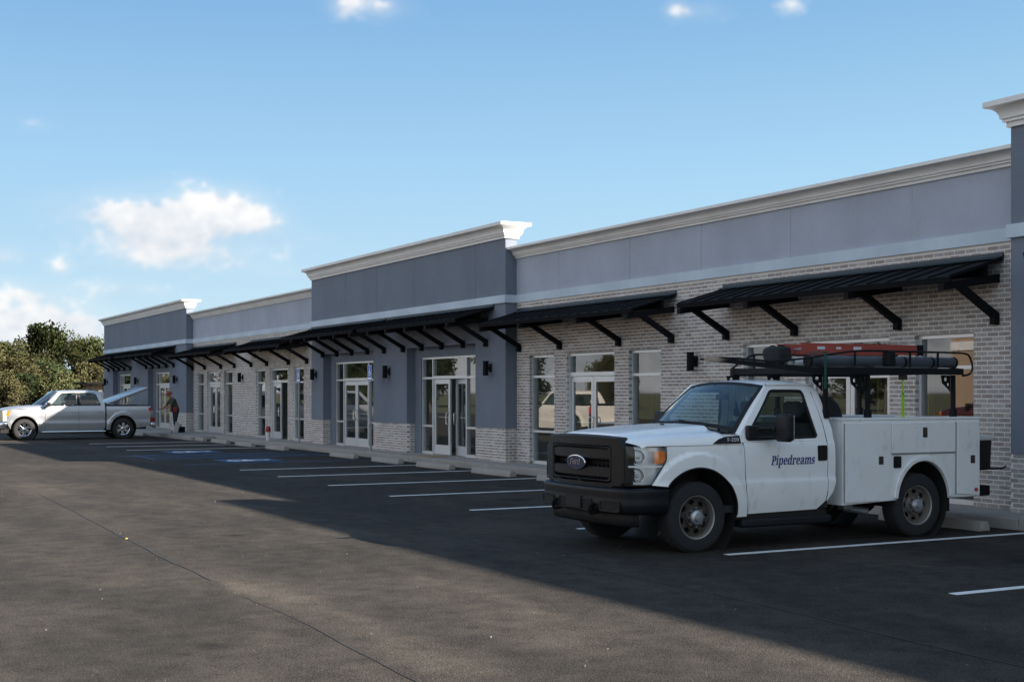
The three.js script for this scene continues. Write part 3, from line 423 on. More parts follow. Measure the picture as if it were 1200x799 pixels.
// ================================================================ vehicle parts
function wheel(parent, [x, y, z], side, R, style) {                 // axle along x; side +1 looks to +x
  const w = group(parent, 'wheel'), h = 0.125, prof = [[R * 0.615, -h * 0.86], [R * 0.66, -h * 0.98], [R * 0.80, -h], [R * 0.93, -h * 0.92], [R * 0.975, -h * 0.80], [R, -h * 0.62], [R, h * 0.62], [R * 0.975, h * 0.80], [R * 0.93, h * 0.92], [R * 0.80, h], [R * 0.66, h * 0.98], [R * 0.615, h * 0.86]];
  const lat = (pts, n = 48) => new THREE.LatheGeometry(pts.map((p) => new THREE.Vector2(...p)), n).rotateZ(-Math.PI / 2);
  const grooves = []; for (const o of [-0.055, -0.018, 0.018, 0.055]) grooves.push(lat([[R + 0.001, o - 0.005], [R + 0.001, o + 0.005]], 40));
  const blocks = []; for (let k = 0; k < 44; k++) for (const s of [-1, 1]) blocks.push(bx(s * h * 0.62 - 0.018, s * h * 0.62 + 0.018, -0.006, 0.003, -0.019, 0.019).translate(0, R - 0.003, 0).rotateX(k / 44 * Math.PI * 2 + (s > 0 ? 0.07 : 0)));
  part(w, 'tyre', [crease(lat(prof), 0.5), ...blocks], M.tyre);
  const rr = R * 0.60, f = h * 0.62;                                 // rim radius, face plane
  const lip = crease(lat([[rr * 1.045, f + 0.02], [rr * 1.06, f + 0.028], [rr * 1.03, f + 0.034], [rr * 0.97, f + 0.024], [rr * 0.94, f - 0.03], [rr * 0.9, f - 0.06], [rr * 0.9, -h * 0.7], [rr, -h * 0.8]]), 0.6);
  if (style === 'steel') {
    const hole = Array.from({ length: 8 }, (_, k) => { const a = k / 8 * Math.PI * 2 + 0.2, c = Math.cos(a), s = Math.sin(a); return ell(0, 0, 0.026, 0.040, 12).map(([p, q]) => [rr * 0.70 * c + p * c - q * s, rr * 0.70 * s + p * s + q * c]); });
    const disc = ext(ell(0, 0, rr * 0.955, rr * 0.955, 40), 0.012, { holes: hole }).rotateY(Math.PI / 2).translate(f - 0.045, 0, 0);
    part(w, 'rim', [lip], M.rimLip);
    part(w, 'rim_disc', [disc, crease(lat([[rr * 0.56, f - 0.034], [rr * 0.48, f - 0.012], [rr * 0.40, f - 0.006]]), 0.5)], parent.userData.rusty && z > -1 ? M.rust : M.steel);
    const nuts = []; for (let k = 0; k < 8; k++) { const a = k / 8 * Math.PI * 2; nuts.push(cyl([f - 0.01, rr * 0.44 * Math.cos(a), rr * 0.44 * Math.sin(a)], [f + 0.022, rr * 0.44 * Math.cos(a), rr * 0.44 * Math.sin(a)], 0.012, 0.010, 6)); }
    part(w, 'hub_cap', [crease(lat([[rr * 0.36, f - 0.01], [rr * 0.36, f + 0.03], [rr * 0.33, f + 0.045], [rr * 0.20, f + 0.055], [rr * 0.17, f + 0.075], [0.001, f + 0.08]], 32), 0.4), ...nuts], M.satin);
  } else {
    const spokes = []; for (let k = 0; k < 6; k++) { const a = k / 6 * Math.PI * 2; spokes.push(ext([[-0.035, 0.02], [0.035, 0.02], [0.062, rr * 0.94], [-0.062, rr * 0.94]], 0.03, { bevel: 0.006 }).rotateZ(a)); }
    part(w, 'rim', [lip, mg(spokes).rotateY(Math.PI / 2).translate(f - 0.03, 0, 0), crease(lat([[0.07, f - 0.03], [0.065, f + 0.012], [0.04, f + 0.018], [0.001, f + 0.02]], 24), 0.4)], M.chrome);
  }
  part(w, 'brake_drum', lat([[0.001, -0.01], [rr * 0.82, -0.01], [rr * 0.82, -0.1], [0.001, -0.1]], 24), M.under);
  w.position.set(x, y, z); w.rotation.y = side < 0 ? Math.PI : 0; w.rotation.x = 0.3 * z; return w;
}
const fontSerif = await new FontLoader().loadAsync('fonts/droid/droid_serif_bold.typeface.json');
const fontSans = await new FontLoader().loadAsync('fonts/droid/droid_sans_bold.typeface.json');
function letters(text, font, size, depth, shear = 0, width = 0) {   // centred on the origin in x, baseline at y = 0
  const g = new TextGeometry(text, { font, size, depth, curveSegments: 5, bevelEnabled: false });
  if (shear) g.applyMatrix4(new THREE.Matrix4().makeShear(0, 0, shear, 0, 0, 0));
  g.computeBoundingBox(); const b = g.boundingBox; g.translate(-(b.min.x + b.max.x) / 2, 0, 0); if (width) { const s = width / (b.max.x - b.min.x); g.scale(s, 1, 1); } return g;
}

// ================================================================ white utility truck
// own axes: x to its left (the driver's side), y up, z forward; front axle at z = 0
{
  const T = thing('utility_truck', 'white utility truck with service body and ladder rack parked nose out by the brick wall', 'truck', [-12.98, 0, 6.12]);
  T.userData.rusty = 1; const rusty = T.userData; 
  const R = 0.395, WB = -3.37;
  for (const s of [-1, 1]) { wheel(T, [s * 0.865, R, 0], s, R, 'steel'); wheel(T, [s * 0.845, R, WB], s, R, 'steel'); }
  delete T.userData.rusty;
  // half-width of the body by height, with front taper and wheel-arch flare
  const wy = spline([[0.30, 0.93], [0.40, 0.955], [0.55, 0.985], [0.70, 0.998], [0.755, 0.999], [0.79, 0.988], [0.95, 0.992], [1.10, 0.990], [1.185, 0.980], [1.24, 0.955], [1.30, 0.942], [1.50, 0.885], [1.70, 0.820], [1.82, 0.775], [1.90, 0.735]]);
  const taper = (z) => (z > 0.25 ? 0.14 * ((z - 0.25) / 0.65) ** 2 : 0);
  const flare = (z, y) => { const r = Math.hypot(z, y - 0.40); return y < 1.15 ? 0.034 * smooth(0.735 - r, 0, 0.05) : 0; };
  const side = (z, y) => [wy(y) - taper(z) + flare(z, y), y, z];
  const arch = ell(0, 0.40, 0.545, 0.545, 28, 0.70, Math.PI);
  const fender = [[0.425, 1.190], [0.425, 1.035], [0.615, 0.772], ...arch.slice(0), [-0.548, 0.375], [-0.688, 0.375], [-0.646, 1.198]];
  part(T, 'front_fender', both(skin(fender, 0.03, side, [1, 0, 0])), M.white);
  const lipPath = arch.map(([z, y]) => [side(z, y)[0] - 0.004, y, z]);
  part(T, 'wheel_arch_lip', both(tube(lipPath, 0.012, 40, 6)), M.plastic);
  const liner = []; for (const [zc, rr, w0] of [[0, 0.56, 0.45]]) liner.push(new THREE.CylinderGeometry(rr, rr, 0.5, 28, 1, true, 0, Math.PI).rotateZ(Math.PI / 2).rotateX(-Math.PI / 2).translate(0.69, 0.40, zc));
  part(T, 'wheel_well', both(mg([...liner, bx(0.42, 0.46, 0.4, 1.0, -0.55, 0.55)])), M.under);
  // door
  const doorO = [[-0.652, 1.198], [-0.697, 0.40], [-1.74, 0.415], [-1.86, 0.50], [-1.885, 0.62], [-1.885, 1.218], [-0.652, 1.218]];
  const dr = part(T, 'door', both(skin(doorO, 0.035, side, [1, 0, 0])), M.white);
  const corner = [[-1.892, 1.218], [-1.892, 0.60], [-1.87, 0.51], [-1.90, 0.52], [-1.975, 0.62], [-2.01, 0.74], [-2.005, 1.218]];
  part(T, 'cab_corner', both(skin(corner, 0.03, side, [1, 0, 0])), M.white);
  part(T, 'rocker', both(mg([bx(0.80, 0.945, 0.34, 0.41, -1.9, -0.55)])), M.under);
  // door handle: black bezel with a pull
  const hx = 0.992; part(dr, 'handle', both(mg([extX(rrect(-1.885 + 0.012, -1.735, 0.985, 1.165, 0.02), hx - 0.01, hx + 0.012, { bevel: 0.004 }), rb(hx + 0.008, hx + 0.035, 1.0, 1.15, -1.775, -1.75, 0.01)])), M.plastic);
  const txt = letters('Pipedreams', fontSerif, 0.105, 0.003, 0.24, 0.655).rotateY(Math.PI / 2).translate(0.9945, 0.952, -1.36);
  part(dr, 'lettering', txt, M.navy, 'dark blue slanted lettering reading Pipedreams');
  const gapTube = (pts, r = 0.004) => tube(pts.map(([z, y]) => [side(z, y)[0] - 0.0005, y, z]), r, 60, 5, false, 0.05);
  part(T, 'door_gap', both(gapTube([[-0.648, 1.214], [-0.648, 1.19], [-0.672, 0.8], [-0.692, 0.40]])), M.dark); part(T, 'door_gap', both(gapTube([[-1.888, 1.21], [-1.888, 0.61], [-1.865, 0.505], [-1.75, 0.418]])), M.dark);
  part(T, 'hood_gap', both(tube([[0.42, 1.1925], [0.2, 1.1955], [-0.1, 1.197], [-0.2, 1.197]].map(([z, y]) => [wy(y) - taper(z) + 0.004, y, z]), 0.004, 30, 5)), M.dark);
  // greenhouse
  const wfr = [[-0.72, 1.262], [-0.735, 1.245], [-1.735, 1.262], [-1.752, 1.285], [-1.672, 1.765], [-1.64, 1.805], [-1.24, 1.808], [-1.175, 1.79], [-0.83, 1.40]];
  const cabO = [[-0.612, 1.220], [-0.645, 1.330], [-1.165, 1.885], [-1.86, 1.885], [-1.905, 1.80], [-2.005, 1.36], [-2.005, 1.220]];
  part(T, 'cab_side', both(skin(cabO, 0.05, side, [1, 0, 0], [wfr])), M.white);
  const shrink = (pts, k) => { const cx = pts.reduce((s, p) => s + p[0], 0) / pts.length, cy = pts.reduce((s, p) => s + p[1], 0) / pts.length; return pts.map(([x, y]) => [cx + (x - cx) * k, cy + (y - cy) * k]); };
  const inset = (d) => (z, y) => { const p = side(z, y); return [p[0] - d, p[1], p[2]]; };
  part(T, 'side_window', both(skin(shrink(wfr, 1.01), 0.08, inset(0.022), [1, 0, 0])), M.carGlass);
  part(T, 'window_seal', both(tube([...wfr, wfr[0]].map(([z, y]) => [side(z, y)[0] - 0.006, y, z]), 0.017, 90, 6, false, 0.1)), M.plastic);
  const seamB = [[-1.892, 1.21], [-1.872, 1.45], [-1.80, 1.80]]; part(T, 'door_gap', both(tube(seamB.map(([z, y]) => [side(z, y)[0] + 0.0005, y, z]), 0.0035, 16, 5)), M.dark);
  // roof
  const roofFn = (u, v) => { const x = u * 0.745, zf = lerp(-1.115, -1.90, v) - 0.05 * u * u * (1 - v); return [x, 1.945 - 0.028 * u * u - 0.045 * Math.pow(Math.abs(u), 7) - 0.035 * (1 - v) ** 4 - 0.03 * v ** 5, zf]; };
  part(T, 'roof', skin(rect(-1, 1, 0, 1), [0.05, 0.08], roofFn, [0, 1, 0]), M.white);
  part(T, 'roof_gutter', both(tube([[0.748, 1.875, -1.15], [0.750, 1.885, -1.5], [0.745, 1.875, -1.88]], 0.016, 14, 6)), M.white);
  // windscreen
  const wsFn = (s, t) => { const u = s * 2 - 1, b = [u * 0.885, 1.405 - 0.075 * u * u, -0.475 - 0.135 * u * u], p = [u * 0.715, 1.915 - 0.05 * u * u, -1.10 - 0.06 * u * u]; return [lerp(b[0], p[0], t), lerp(b[1], p[1], t) + 0.012 * Math.sin(Math.PI * t), lerp(b[2], p[2], t) + 0.012 * Math.sin(Math.PI * t)]; };
  part(T, 'windscreen', skin(rect(0.01, 0.99, 0.01, 0.99), [0.05, 0.1], wsFn, [0, 0.6, 0.8]), M.carGlass);
  const wsOut = (d) => (s, t) => { const p = wsFn(s, t); return [p[0], p[1] + d * 0.7, p[2] + d * 0.7]; };
  part(T, 'windscreen_border', skin(rect(0, 1, 0, 1), [0.05, 0.1], wsOut(0.005), [0, 0.6, 0.8], [rrect(0.035, 0.965, 0.075, 0.95, 0.03)]), M.dark);
  const pil = (z0) => (s, t) => { const a = wsFn(1, t), y = a[1] - 0.005 - 0.0 * t, zz = lerp(-0.612, -1.165, clamp((y - 1.22) / 0.665)) ; const b = side(zz + 0.0, y); return [lerp(a[0] - 0.004, b[0], s), lerp(a[1], b[1], s) + 0.012 * Math.sin(Math.PI * s), lerp(a[2], b[2], s) + 0.012 * Math.sin(Math.PI * s)]; };
  part(T, 'windscreen_pillar', both(skin(rect(0, 1, -0.12, 1), [0.25, 0.06], pil(), [0.5, 0.4, 0.7])), M.white);
  const wipers = [tube([[0.55, 1.40, -0.47], [0.3, 1.425, -0.465], [-0.05, 1.455, -0.49]], 0.011, 16, 6), tube([[-0.12, 1.425, -0.44], [-0.4, 1.43, -0.47], [-0.68, 1.44, -0.53]], 0.011, 16, 6)];
  part(T, 'wiper', wipers[0], M.dark); part(T, 'wiper', wipers[1], M.dark);
  // cab back with its window
  const backFn = (x, y) => [x, y, interp([[0.5, -1.98], [1.36, -1.998], [1.80, -1.90], [1.93, -1.87]], y)];
  const backO = [[-0.95, 0.5], [0.95, 0.5], [0.975, 1.2], [0.92, 1.36], [0.76, 1.82], [0.60, 1.91], [-0.60, 1.91], [-0.76, 1.82], [-0.92, 1.36], [-0.975, 1.2]], bwin = rrect(-0.62, 0.62, 1.32, 1.74, 0.06);
  part(T, 'cab_back', skin(backO, 0.12, backFn, [0, 0, -1], [bwin]), M.white);
  part(T, 'rear_window', skin(bwin, 0.2, (x, y) => { const p = backFn(x, y); return [p[0], p[1], p[2] + 0.01]; }, [0, 0, -1]), M.carGlass);
  // hood: profile across, blended along the length
  const prof = [[0, 0], [0.30, 0.006], [0.52, 0.014], [0.58, 0.022], [0.635, 0.062], [0.70, 0.074], [0.82, 0.088], [0.90, 0.112], [0.95, 0.150], [0.975, 0.195], [0.985, 0.225]];
  const plen = [0]; for (let i = 1; i < prof.length; i++) plen.push(plen[i - 1] + Math.hypot(prof[i][0] - prof[i - 1][0], prof[i][1] - prof[i - 1][1]));
  const px = spline(prof.map((p, i) => [plen[i] / plen[10], p[0]])), py = spline(prof.map((p, i) => [plen[i] / plen[10], p[1]]));
  const yc = spline([[-0.62, 1.425], [-0.4, 1.42], [0, 1.405], [0.4, 1.375], [0.7, 1.34], [0.92, 1.305]]);
  const hoodAt = (u, z) => { const a = Math.abs(u), e = 1.197, c = yc(z), k = (c - e) / 0.225, x = px(a) * (1 - taper(z) / 0.985); return [Math.sign(u) * x, c - py(a) * k, z]; };
  const zFront = (a) => 0.905 - 0.09 * a ** 2 - 0.28 * smooth(a, 0.86, 1.0) * 0.4;
  part(T, 'hood', skin(rect(-1, 1, 0, 1), [0.03, 0.05], (u, v) => { const a = Math.abs(u), z = lerp(-0.40, zFront(a), v), p = hoodAt(u, z); return [p[0], p[1] - 0.02 * smooth(v, 0.94, 1), p[2]]; }, [0, 1, 0]), M.white);
  part(T, 'cowl_corner', both(skin(rect(0.84, 1, 0, 1), [0.02, 0.1], (u, v) => { const z = lerp(-0.405, -0.625, v); return hoodAt(u, z); }, [0.5, 1, 0])), M.white);
  part(T, 'cowl', skin(rect(-0.92, 0.92, 0, 1), [0.1, 0.3], (x, v) => { const u = x / 0.9; return [x, lerp(1.36 - 0.02 * u * u, 1.385 - 0.075 * u * u, v), lerp(-0.39, -0.50 - 0.135 * u * u, v)]; }, [0, 1, 0]), M.plastic);
  part(T, 'washer_nozzle', [rb(0.12, 0.17, yc(-0.1) - 0.005, yc(-0.1) + 0.012, -0.12, -0.09, 0.005)], M.plastic); part(T, 'washer_nozzle', [rb(-0.47, -0.42, yc(-0.1) - 0.018, yc(-0.1) - 0.002, -0.12, -0.09, 0.005)], M.plastic);
  // side badge behind the front wheel
  const bz = [[-0.20, 1.208], [-0.30, 1.262], [-0.40, 1.288], [-0.605, 1.300], [-0.605, 1.208]];
  const badge = part(T, 'fender_badge', both(skin(bz, 0.05, (z, y) => [lerp(0.990, 0.952, clamp((y - 1.20) / 0.1)) + 0.004, y, z], [1, 0, 0])), M.plastic);
  part(badge, 'lettering', letters('F-250', fontSans, 0.045, 0.003, 0.1, 0.16).rotateZ(0).rotateX(-0.36).rotateY(Math.PI / 2).translate(0.984, 1.232, -0.50), M.satin);
  // grille
  const bend = (g, k = 0.13) => { const p = g.attributes.position; for (let i = 0; i < p.count; i++) p.setZ(i, p.getZ(i) - k * p.getX(i) ** 2); g.computeVertexNormals(); return g; };
  const subX = (x0, x1, y0, y1, z0, z1, n = 16) => { const g = new THREE.BoxGeometry(x1 - x0, y1 - y0, z1 - z0, n, 1, 1).translate((x0 + x1) / 2, (y0 + y1) / 2, (z0 + z1) / 2); return g; };
  const outer = [[0.855, 0.80], [0.865, 1.16], [0.745, 1.292], [0.5, 1.306], [0.25, 1.312], [0, 1.314], [-0.25, 1.312], [-0.5, 1.306], [-0.745, 1.292], [-0.865, 1.16], [-0.855, 0.80], [-0.80, 0.742], [-0.4, 0.735], [0, 0.733], [0.4, 0.735], [0.80, 0.742]];
  const inner = (e) => { const o = []; for (const [x, y] of rrect(-0.645 - e, 0.645 + e, 0.782 - e, 1.198 + e, 0.05, 4)) o.push([x, y]); return o; };
  const dense = (pts) => pts.flatMap((p, i) => { const q = pts[(i + 1) % pts.length], n = Math.max(1, Math.ceil(Math.hypot(q[0] - p[0], q[1] - p[1]) / 0.09)); return Array.from({ length: n }, (_, k) => [lerp(p[0], q[0], k / n), lerp(p[1], q[1], k / n)]); });
  const shr = outer.map(([x, y]) => [x * 0.972, 1.02 + (y - 1.02) * 0.935]);
  const gr = part(T, 'grille', mg([crease(bend(ni(ext(dense(outer), 0.135, { bevel: 0.03, holes: [dense(inner(0.012))] }).translate(0, 0, 0.835))), 0.7), skin(shr, 0.06, (x, y) => [x, y, 0.975 - 0.13 * x * x], [0, 0, 1], [inner(0)]), skin(rect(0, 1, 0, 1), [0.01, 0.5], (() => { const c = [...dense(inner(0)), inner(0)[0]]; return (s, t) => { const f = clamp(s) * (c.length - 1), i = Math.min(c.length - 2, Math.floor(f)), x = lerp(c[i][0], c[i + 1][0], f - i), y = lerp(c[i][1], c[i + 1][1], f - i); return [x, y, 0.975 - 0.13 * x * x - t * 0.10]; }; })())]), M.grey, 'broad dark grey grille with two wide bars');
  part(gr, 'grille_inner_frame', crease(bend(ni(ext(dense(inner(-0.012)), 0.03, { bevel: 0.006, holes: [dense(inner(-0.035))] }).translate(0, 0, 0.945))), 0.5), M.grey);
  for (const [a, b] of [[1.045, 1.155], [0.845, 0.955]]) part(gr, 'grille_bar', crease(bend(ni(mg([subX(-0.605, 0.605, a, b, 0.90, 0.955), subX(-0.605, 0.605, a + 0.012, b - 0.012, 0.955, 0.968)]))), 0.4), M.grey);
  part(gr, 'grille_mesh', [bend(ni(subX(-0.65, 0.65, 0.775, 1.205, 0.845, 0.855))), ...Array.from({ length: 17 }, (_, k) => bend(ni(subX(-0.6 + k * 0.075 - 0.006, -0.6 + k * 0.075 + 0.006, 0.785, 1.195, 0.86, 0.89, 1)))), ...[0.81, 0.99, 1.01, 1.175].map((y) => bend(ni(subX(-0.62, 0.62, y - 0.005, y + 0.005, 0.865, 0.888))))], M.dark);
  const em = part(T, 'emblem', [crease(ext(ell(0, 0.995, 0.205, 0.083, 40), 0.03, { bevel: 0.008 }).translate(0, 0, 0.965), 0.5)], M.chrome, 'oval blue emblem with a silver rim and script');
  part(em, 'emblem_field', ext(ell(0, 0.995, 0.192, 0.073, 40), 0.004).translate(0, 0, 0.9955), M.oval);
  part(em, 'lettering', letters('Ford', fontSerif, 0.068, 0.003, 0.4, 0.24).translate(0, 0.970, 1.0), M.chrome);
  // front bumper: a section carried round the nose
  const pathC = new THREE.CatmullRomCurve3([[1.0, 0.40], [1.005, 0.58], [0.985, 0.74], [0.93, 0.86], [0.82, 0.935], [0.6, 0.975], [0.3, 1.0], [0, 1.005], [-0.3, 1.0], [-0.6, 0.975], [-0.82, 0.935], [-0.93, 0.86], [-0.985, 0.74], [-1.005, 0.58], [-1.0, 0.40]].map(([x, z]) => V(x, 0, z)), false, 'centripetal');
  const NP = 400, pp = Array.from({ length: NP + 1 }, (_, i) => [pathC.getPointAt(i / NP), pathC.getTangentAt(i / NP)]);
  const path = { getPointAt: (s) => { const k = Math.min(NP - 1, Math.floor(s * NP)); return pp[k][0].clone().lerp(pp[k + 1][0], s * NP - k); }, getTangentAt: (s) => { const k = Math.min(NP - 1, Math.floor(s * NP)); return pp[k][1].clone().lerp(pp[k + 1][1], s * NP - k).normalize(); } };
  const bumpFn = (sec) => { const iv = spline(sec.map((p, i) => [i / (sec.length - 1), p[0]])), yv = spline(sec.map((p, i) => [i / (sec.length - 1), p[1]])); return (s, t) => { const p = path.getPointAt(clamp(s)), d = path.getTangentAt(clamp(s)); const n = [d.z, -d.x]; const o = iv(t); return [p.x + n[0] * o * -1, yv(t), p.z + n[1] * o * -1]; }; };
  const sec = [[0.10, 0.735], [0.05, 0.738], [0.012, 0.725], [0, 0.70], [0.004, 0.62], [0.0, 0.56], [0.008, 0.51], [0.03, 0.465], [0.08, 0.445], [0.14, 0.44]];
  const inward = (f) => (s, t) => f(s, t);
  const bmp = part(T, 'front_bumper', skin(rect(0, 1, 0, 1), [0.012, 0.06], bumpFn(sec), [0, 0, 1]), M.grey);
  part(bmp, 'air_dam', skin(rect(0.12, 0.88, 0, 1), [0.02, 0.2], bumpFn([[0.10, 0.445], [0.10, 0.38], [0.115, 0.32], [0.14, 0.305]]), [0, 0, 1]), M.plastic);
  const ring = (x0, x1, y0, y1, z) => bend(ni(ext(dense(rrect(x0, x1, y0, y1, 0.025, 3)), 0.022, { bevel: 0.005, holes: [dense(rrect(x0 + 0.022, x1 - 0.022, y0 + 0.022, y1 - 0.022, 0.015, 3))] }).translate(0, 0, z)), 0.10);
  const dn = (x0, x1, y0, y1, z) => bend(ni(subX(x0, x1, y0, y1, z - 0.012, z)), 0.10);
  part(bmp, 'bumper_opening', [ring(-0.36, 0.36, 0.455, 0.605, 1.0)], M.grey); part(bmp, 'opening_mesh', [dn(-0.345, 0.345, 0.47, 0.59, 1.012), ...[0.50, 0.53, 0.56].map((y) => dn(-0.34, 0.34, y - 0.004, y + 0.004, 1.018))], M.dark);  // near-black sheet behind the slats stands in for shade inside the opening
  for (const s of [-1, 1]) { const a = s > 0 ? [0.50, 0.84] : [-0.84, -0.50]; part(bmp, 'fog_lamp_pocket', [ring(a[0], a[1], 0.47, 0.60, 1.0), dn(a[0] + 0.012, a[1] - 0.012, 0.482, 0.588, 1.012), ...[0.51, 0.54, 0.565].map((y) => dn(a[0] + 0.03, a[1] - 0.03, y - 0.004, y + 0.004, 1.018))], M.plastic);
    part(bmp, 'tow_hook', tube([[s * 0.40, 0.45, 0.93], [s * 0.40, 0.44, 1.04], [s * 0.40, 0.50, 1.06], [s * 0.40, 0.54, 1.02], [s * 0.40, 0.54, 0.93]], 0.016, 20, 6), M.black); }
  part(bmp, 'plate_bracket', [bx(-0.16, 0.16, 0.48, 0.62, 1.022, 1.028)], M.plastic);
  // headlights
  const hw = spline([[0.36, 1.0], [0.43, 0.994], [0.55, 0.982], [0.65, 0.962], [0.75, 0.930], [0.82, 0.895], [0.88, 0.845], [0.92, 0.80]]);
  const hFn = (d) => (z, y) => [hw(z) - d - 0.03 * Math.max(0, y - 1.05), y, z - d * 0.6];
  const hO = [[0.872, 1.195], [0.430, 1.188], [0.430, 1.035], [0.618, 0.772], [0.885, 0.770]];
  for (const s of [1, -1]) {
    const m = (g) => (s > 0 ? g : mirrorX(g)), h = part(T, 'headlight', m(skin(hO, 0.06, hFn(0), [1, 0, 0.3])), M.lens);
    part(h, 'reflector', m(mg([skin(hO, 0.03, (z, y) => { const p = hFn(0.085)(z, y), k = 0.004 * Math.sin(z * 38); return [p[0] + k, p[1], p[2] + k]; }, [1, 0, 0.3]), crease(skin([[0.87, 0.985], [0.47, 0.985], [0.48, 0.965], [0.87, 0.965]], 0.05, hFn(0.012), [1, 0, 0.3]), 0.3)])), M.reflector);
    for (const [hz, hy, r] of [[0.75, 1.075, 0.075], [0.76, 0.87, 0.075]]) { const c = hFn(0.05)(hz, hy); part(h, 'lamp_bowl', m(new THREE.LatheGeometry([[0.001, -0.06], [0.03, -0.055], [0.055, -0.03], [r, 0.025], [r + 0.008, 0.025]].map((p) => new THREE.Vector2(...p)), 24).rotateX(Math.PI / 2).rotateY(0.6).translate(...c)), M.chrome); part(h, 'bulb', m(new THREE.SphereGeometry(0.02, 10, 8).translate(...c)), M.satin); }
    part(h, 'turn_signal', m(mg([skin([[0.575, 1.145], [0.440, 1.140], [0.440, 1.045], [0.480, 1.005], [0.575, 1.005]], 0.03, hFn(0.012), [1, 0, 0.2])])), M.amber);
    part(h, 'headlight_seal', m(tube([...hO, hO[0]].map(([z, y]) => hFn(-0.001)(z, y)), 0.0055, 50, 5, false, 0.05)), M.dark);
  }
  // mirrors
  for (const s of [1, -1]) {
    const m = (g) => (s > 0 ? g : mirrorX(g)), mi = part(T, 'mirror', m(mg([crease(rb(1.10, 1.335, 1.225, 1.545, -1.10, -0.985, 0.045, 3), 0.6)])), M.plastic);
    part(mi, 'mirror_glass', m(rb(1.12, 1.315, 1.245, 1.525, -1.108, -1.1, 0.003)), M.chrome);
    part(mi, 'mirror_arm', m(mg([crease(rb(0.93, 1.13, 1.345, 1.395, -1.03, -0.96, 0.015, 2), 0.5).translate(0, 0, 0), cyl([0.94, 1.37, -0.80], [1.12, 1.38, -1.02], 0.026), cyl([0.945, 1.27, -0.80], [1.12, 1.28, -1.02], 0.024)])), M.plastic);
    part(mi, 'mirror_sail', m(mg([rb(0.93, 1.0, 1.25, 1.41, -0.90, -0.70, 0.02), skin([[-0.70, 1.245], [-0.90, 1.245], [-0.90, 1.43], [-0.85, 1.43]], 0.1, inset(-0.008), [1, 0, 0])])), M.plastic);
  }
  // running boards
  part(T, 'running_board', both(mg([crease(rb(0.80, 1.0, 0.245, 0.345, -1.95, -0.62, 0.03, 3), 0.6), bx(0.70, 0.82, 0.28, 0.40, -0.9, -0.84), bx(0.70, 0.82, 0.28, 0.40, -1.75, -1.69)])), M.plastic);
  // cabin
  part(T, 'cab_floor', [bx(-0.9, 0.9, 0.42, 0.50, -1.96, -0.1), bx(-0.9, 0.9, 0.5, 1.1, -0.62, -0.58)], M.dash);
  part(T, 'dashboard', [crease(rb(-0.88, 0.88, 0.95, 1.285, -0.98, -0.60, 0.08, 3), 0.6), bx(-0.86, 0.86, 1.2, 1.32, -0.80, -0.55)], M.dash);
  part(T, 'steering_wheel', [new THREE.TorusGeometry(0.19, 0.016, 8, 28).rotateX(-0.45).translate(0.42, 1.22, -1.08), cyl([0.42, 1.22, -1.08], [0.42, 1.12, -0.88], 0.03), bx(0.24, 0.60, 1.205, 1.235, -1.09, -1.07)], M.dash);
  const seat = part(T, 'bench_seat', [crease(rb(-0.80, 0.80, 0.60, 0.86, -1.80, -1.25, 0.07, 3), 0.6), crease(rb(-0.80, 0.80, 0.80, 1.42, -1.93, -1.76, 0.07, 3), 0.6)], M.cloth);
  for (const x of [0.42, -0.42]) part(seat, 'headrest', [crease(rb(x - 0.14, x + 0.14, 1.46, 1.68, -1.90, -1.78, 0.05, 3), 0.6), cyl([x - 0.05, 1.36, -1.85], [x - 0.05, 1.5, -1.85], 0.008), cyl([x + 0.05, 1.36, -1.85], [x + 0.05, 1.5, -1.85], 0.008)], M.cloth);
  part(T, 'rear_view_mirror', rb(-0.12, 0.12, 1.70, 1.77, -1.10, -1.08, 0.02), M.plastic);
  // chassis
  part(T, 'chassis_frame', [bx(-0.45, -0.37, 0.42, 0.60, -4.55, 0.85), bx(0.37, 0.45, 0.42, 0.60, -4.55, 0.85), bx(-0.45, 0.45, 0.46, 0.56, -0.5, -0.4), bx(-0.45, 0.45, 0.46, 0.56, -4.3, -4.2), bx(-0.6, 0.6, 0.55, 1.0, -0.3, 0.6)], M.under);
  part(T, 'axle', [cyl([-0.8, 0.395, 0], [0.8, 0.395, 0], 0.05), cyl([-0.75, 0.395, WB], [0.75, 0.395, WB], 0.06), new THREE.SphereGeometry(0.17, 14, 10).translate(0, 0.395, WB), cyl([0.1, 0.45, -0.5], [0.05, 0.40, WB], 0.05)], M.under);
  part(T, 'exhaust_tip', [cyl([0.55, 0.36, -2.55], [0.78, 0.33, -2.72], 0.045), rb(0.52, 0.66, 0.34, 0.44, -2.60, -2.45, 0.03)], M.galv);
  part(T, 'mud_flap', both(bx(0.70, 0.98, 0.30, 0.60, WB - 0.52, WB - 0.505)), M.under);
  // service body
  const az = WB - 0.06, ar = ell(az, 0.44, 0.435, 0.50, 22, 0.06, Math.PI - 0.06);
  const bodyO = [[-2.13, 0.44], [-2.13, 1.462], [-4.42, 1.452], [-4.42, 0.47], ...ar.slice().reverse().map(([z, y]) => [z, y])];
  const SBx = 0.982;
  const sb = part(T, 'service_body', both(boxUV(extX(bodyO, 0.52, SBx, { bevel: 0.008 }))), M.bodyWhite, 'dull white steel service body with tool cupboards');
  part(T, 'top_rail', both(boxUV(rb(0.50, SBx + 0.012, 1.452, 1.482, -4.43, -2.12, 0.008))), M.bodyWhite);
  part(T, 'bed_floor', [bx(-0.52, 0.52, 0.70, 0.76, -4.42, -2.13), bx(-0.52, 0.52, 0.76, 1.40, -2.16, -2.13)], M.under);
  part(T, 'tailgate', boxUV(rb(-0.52, 0.52, 0.72, 1.35, -4.43, -4.39, 0.01)), M.bodyWhite);
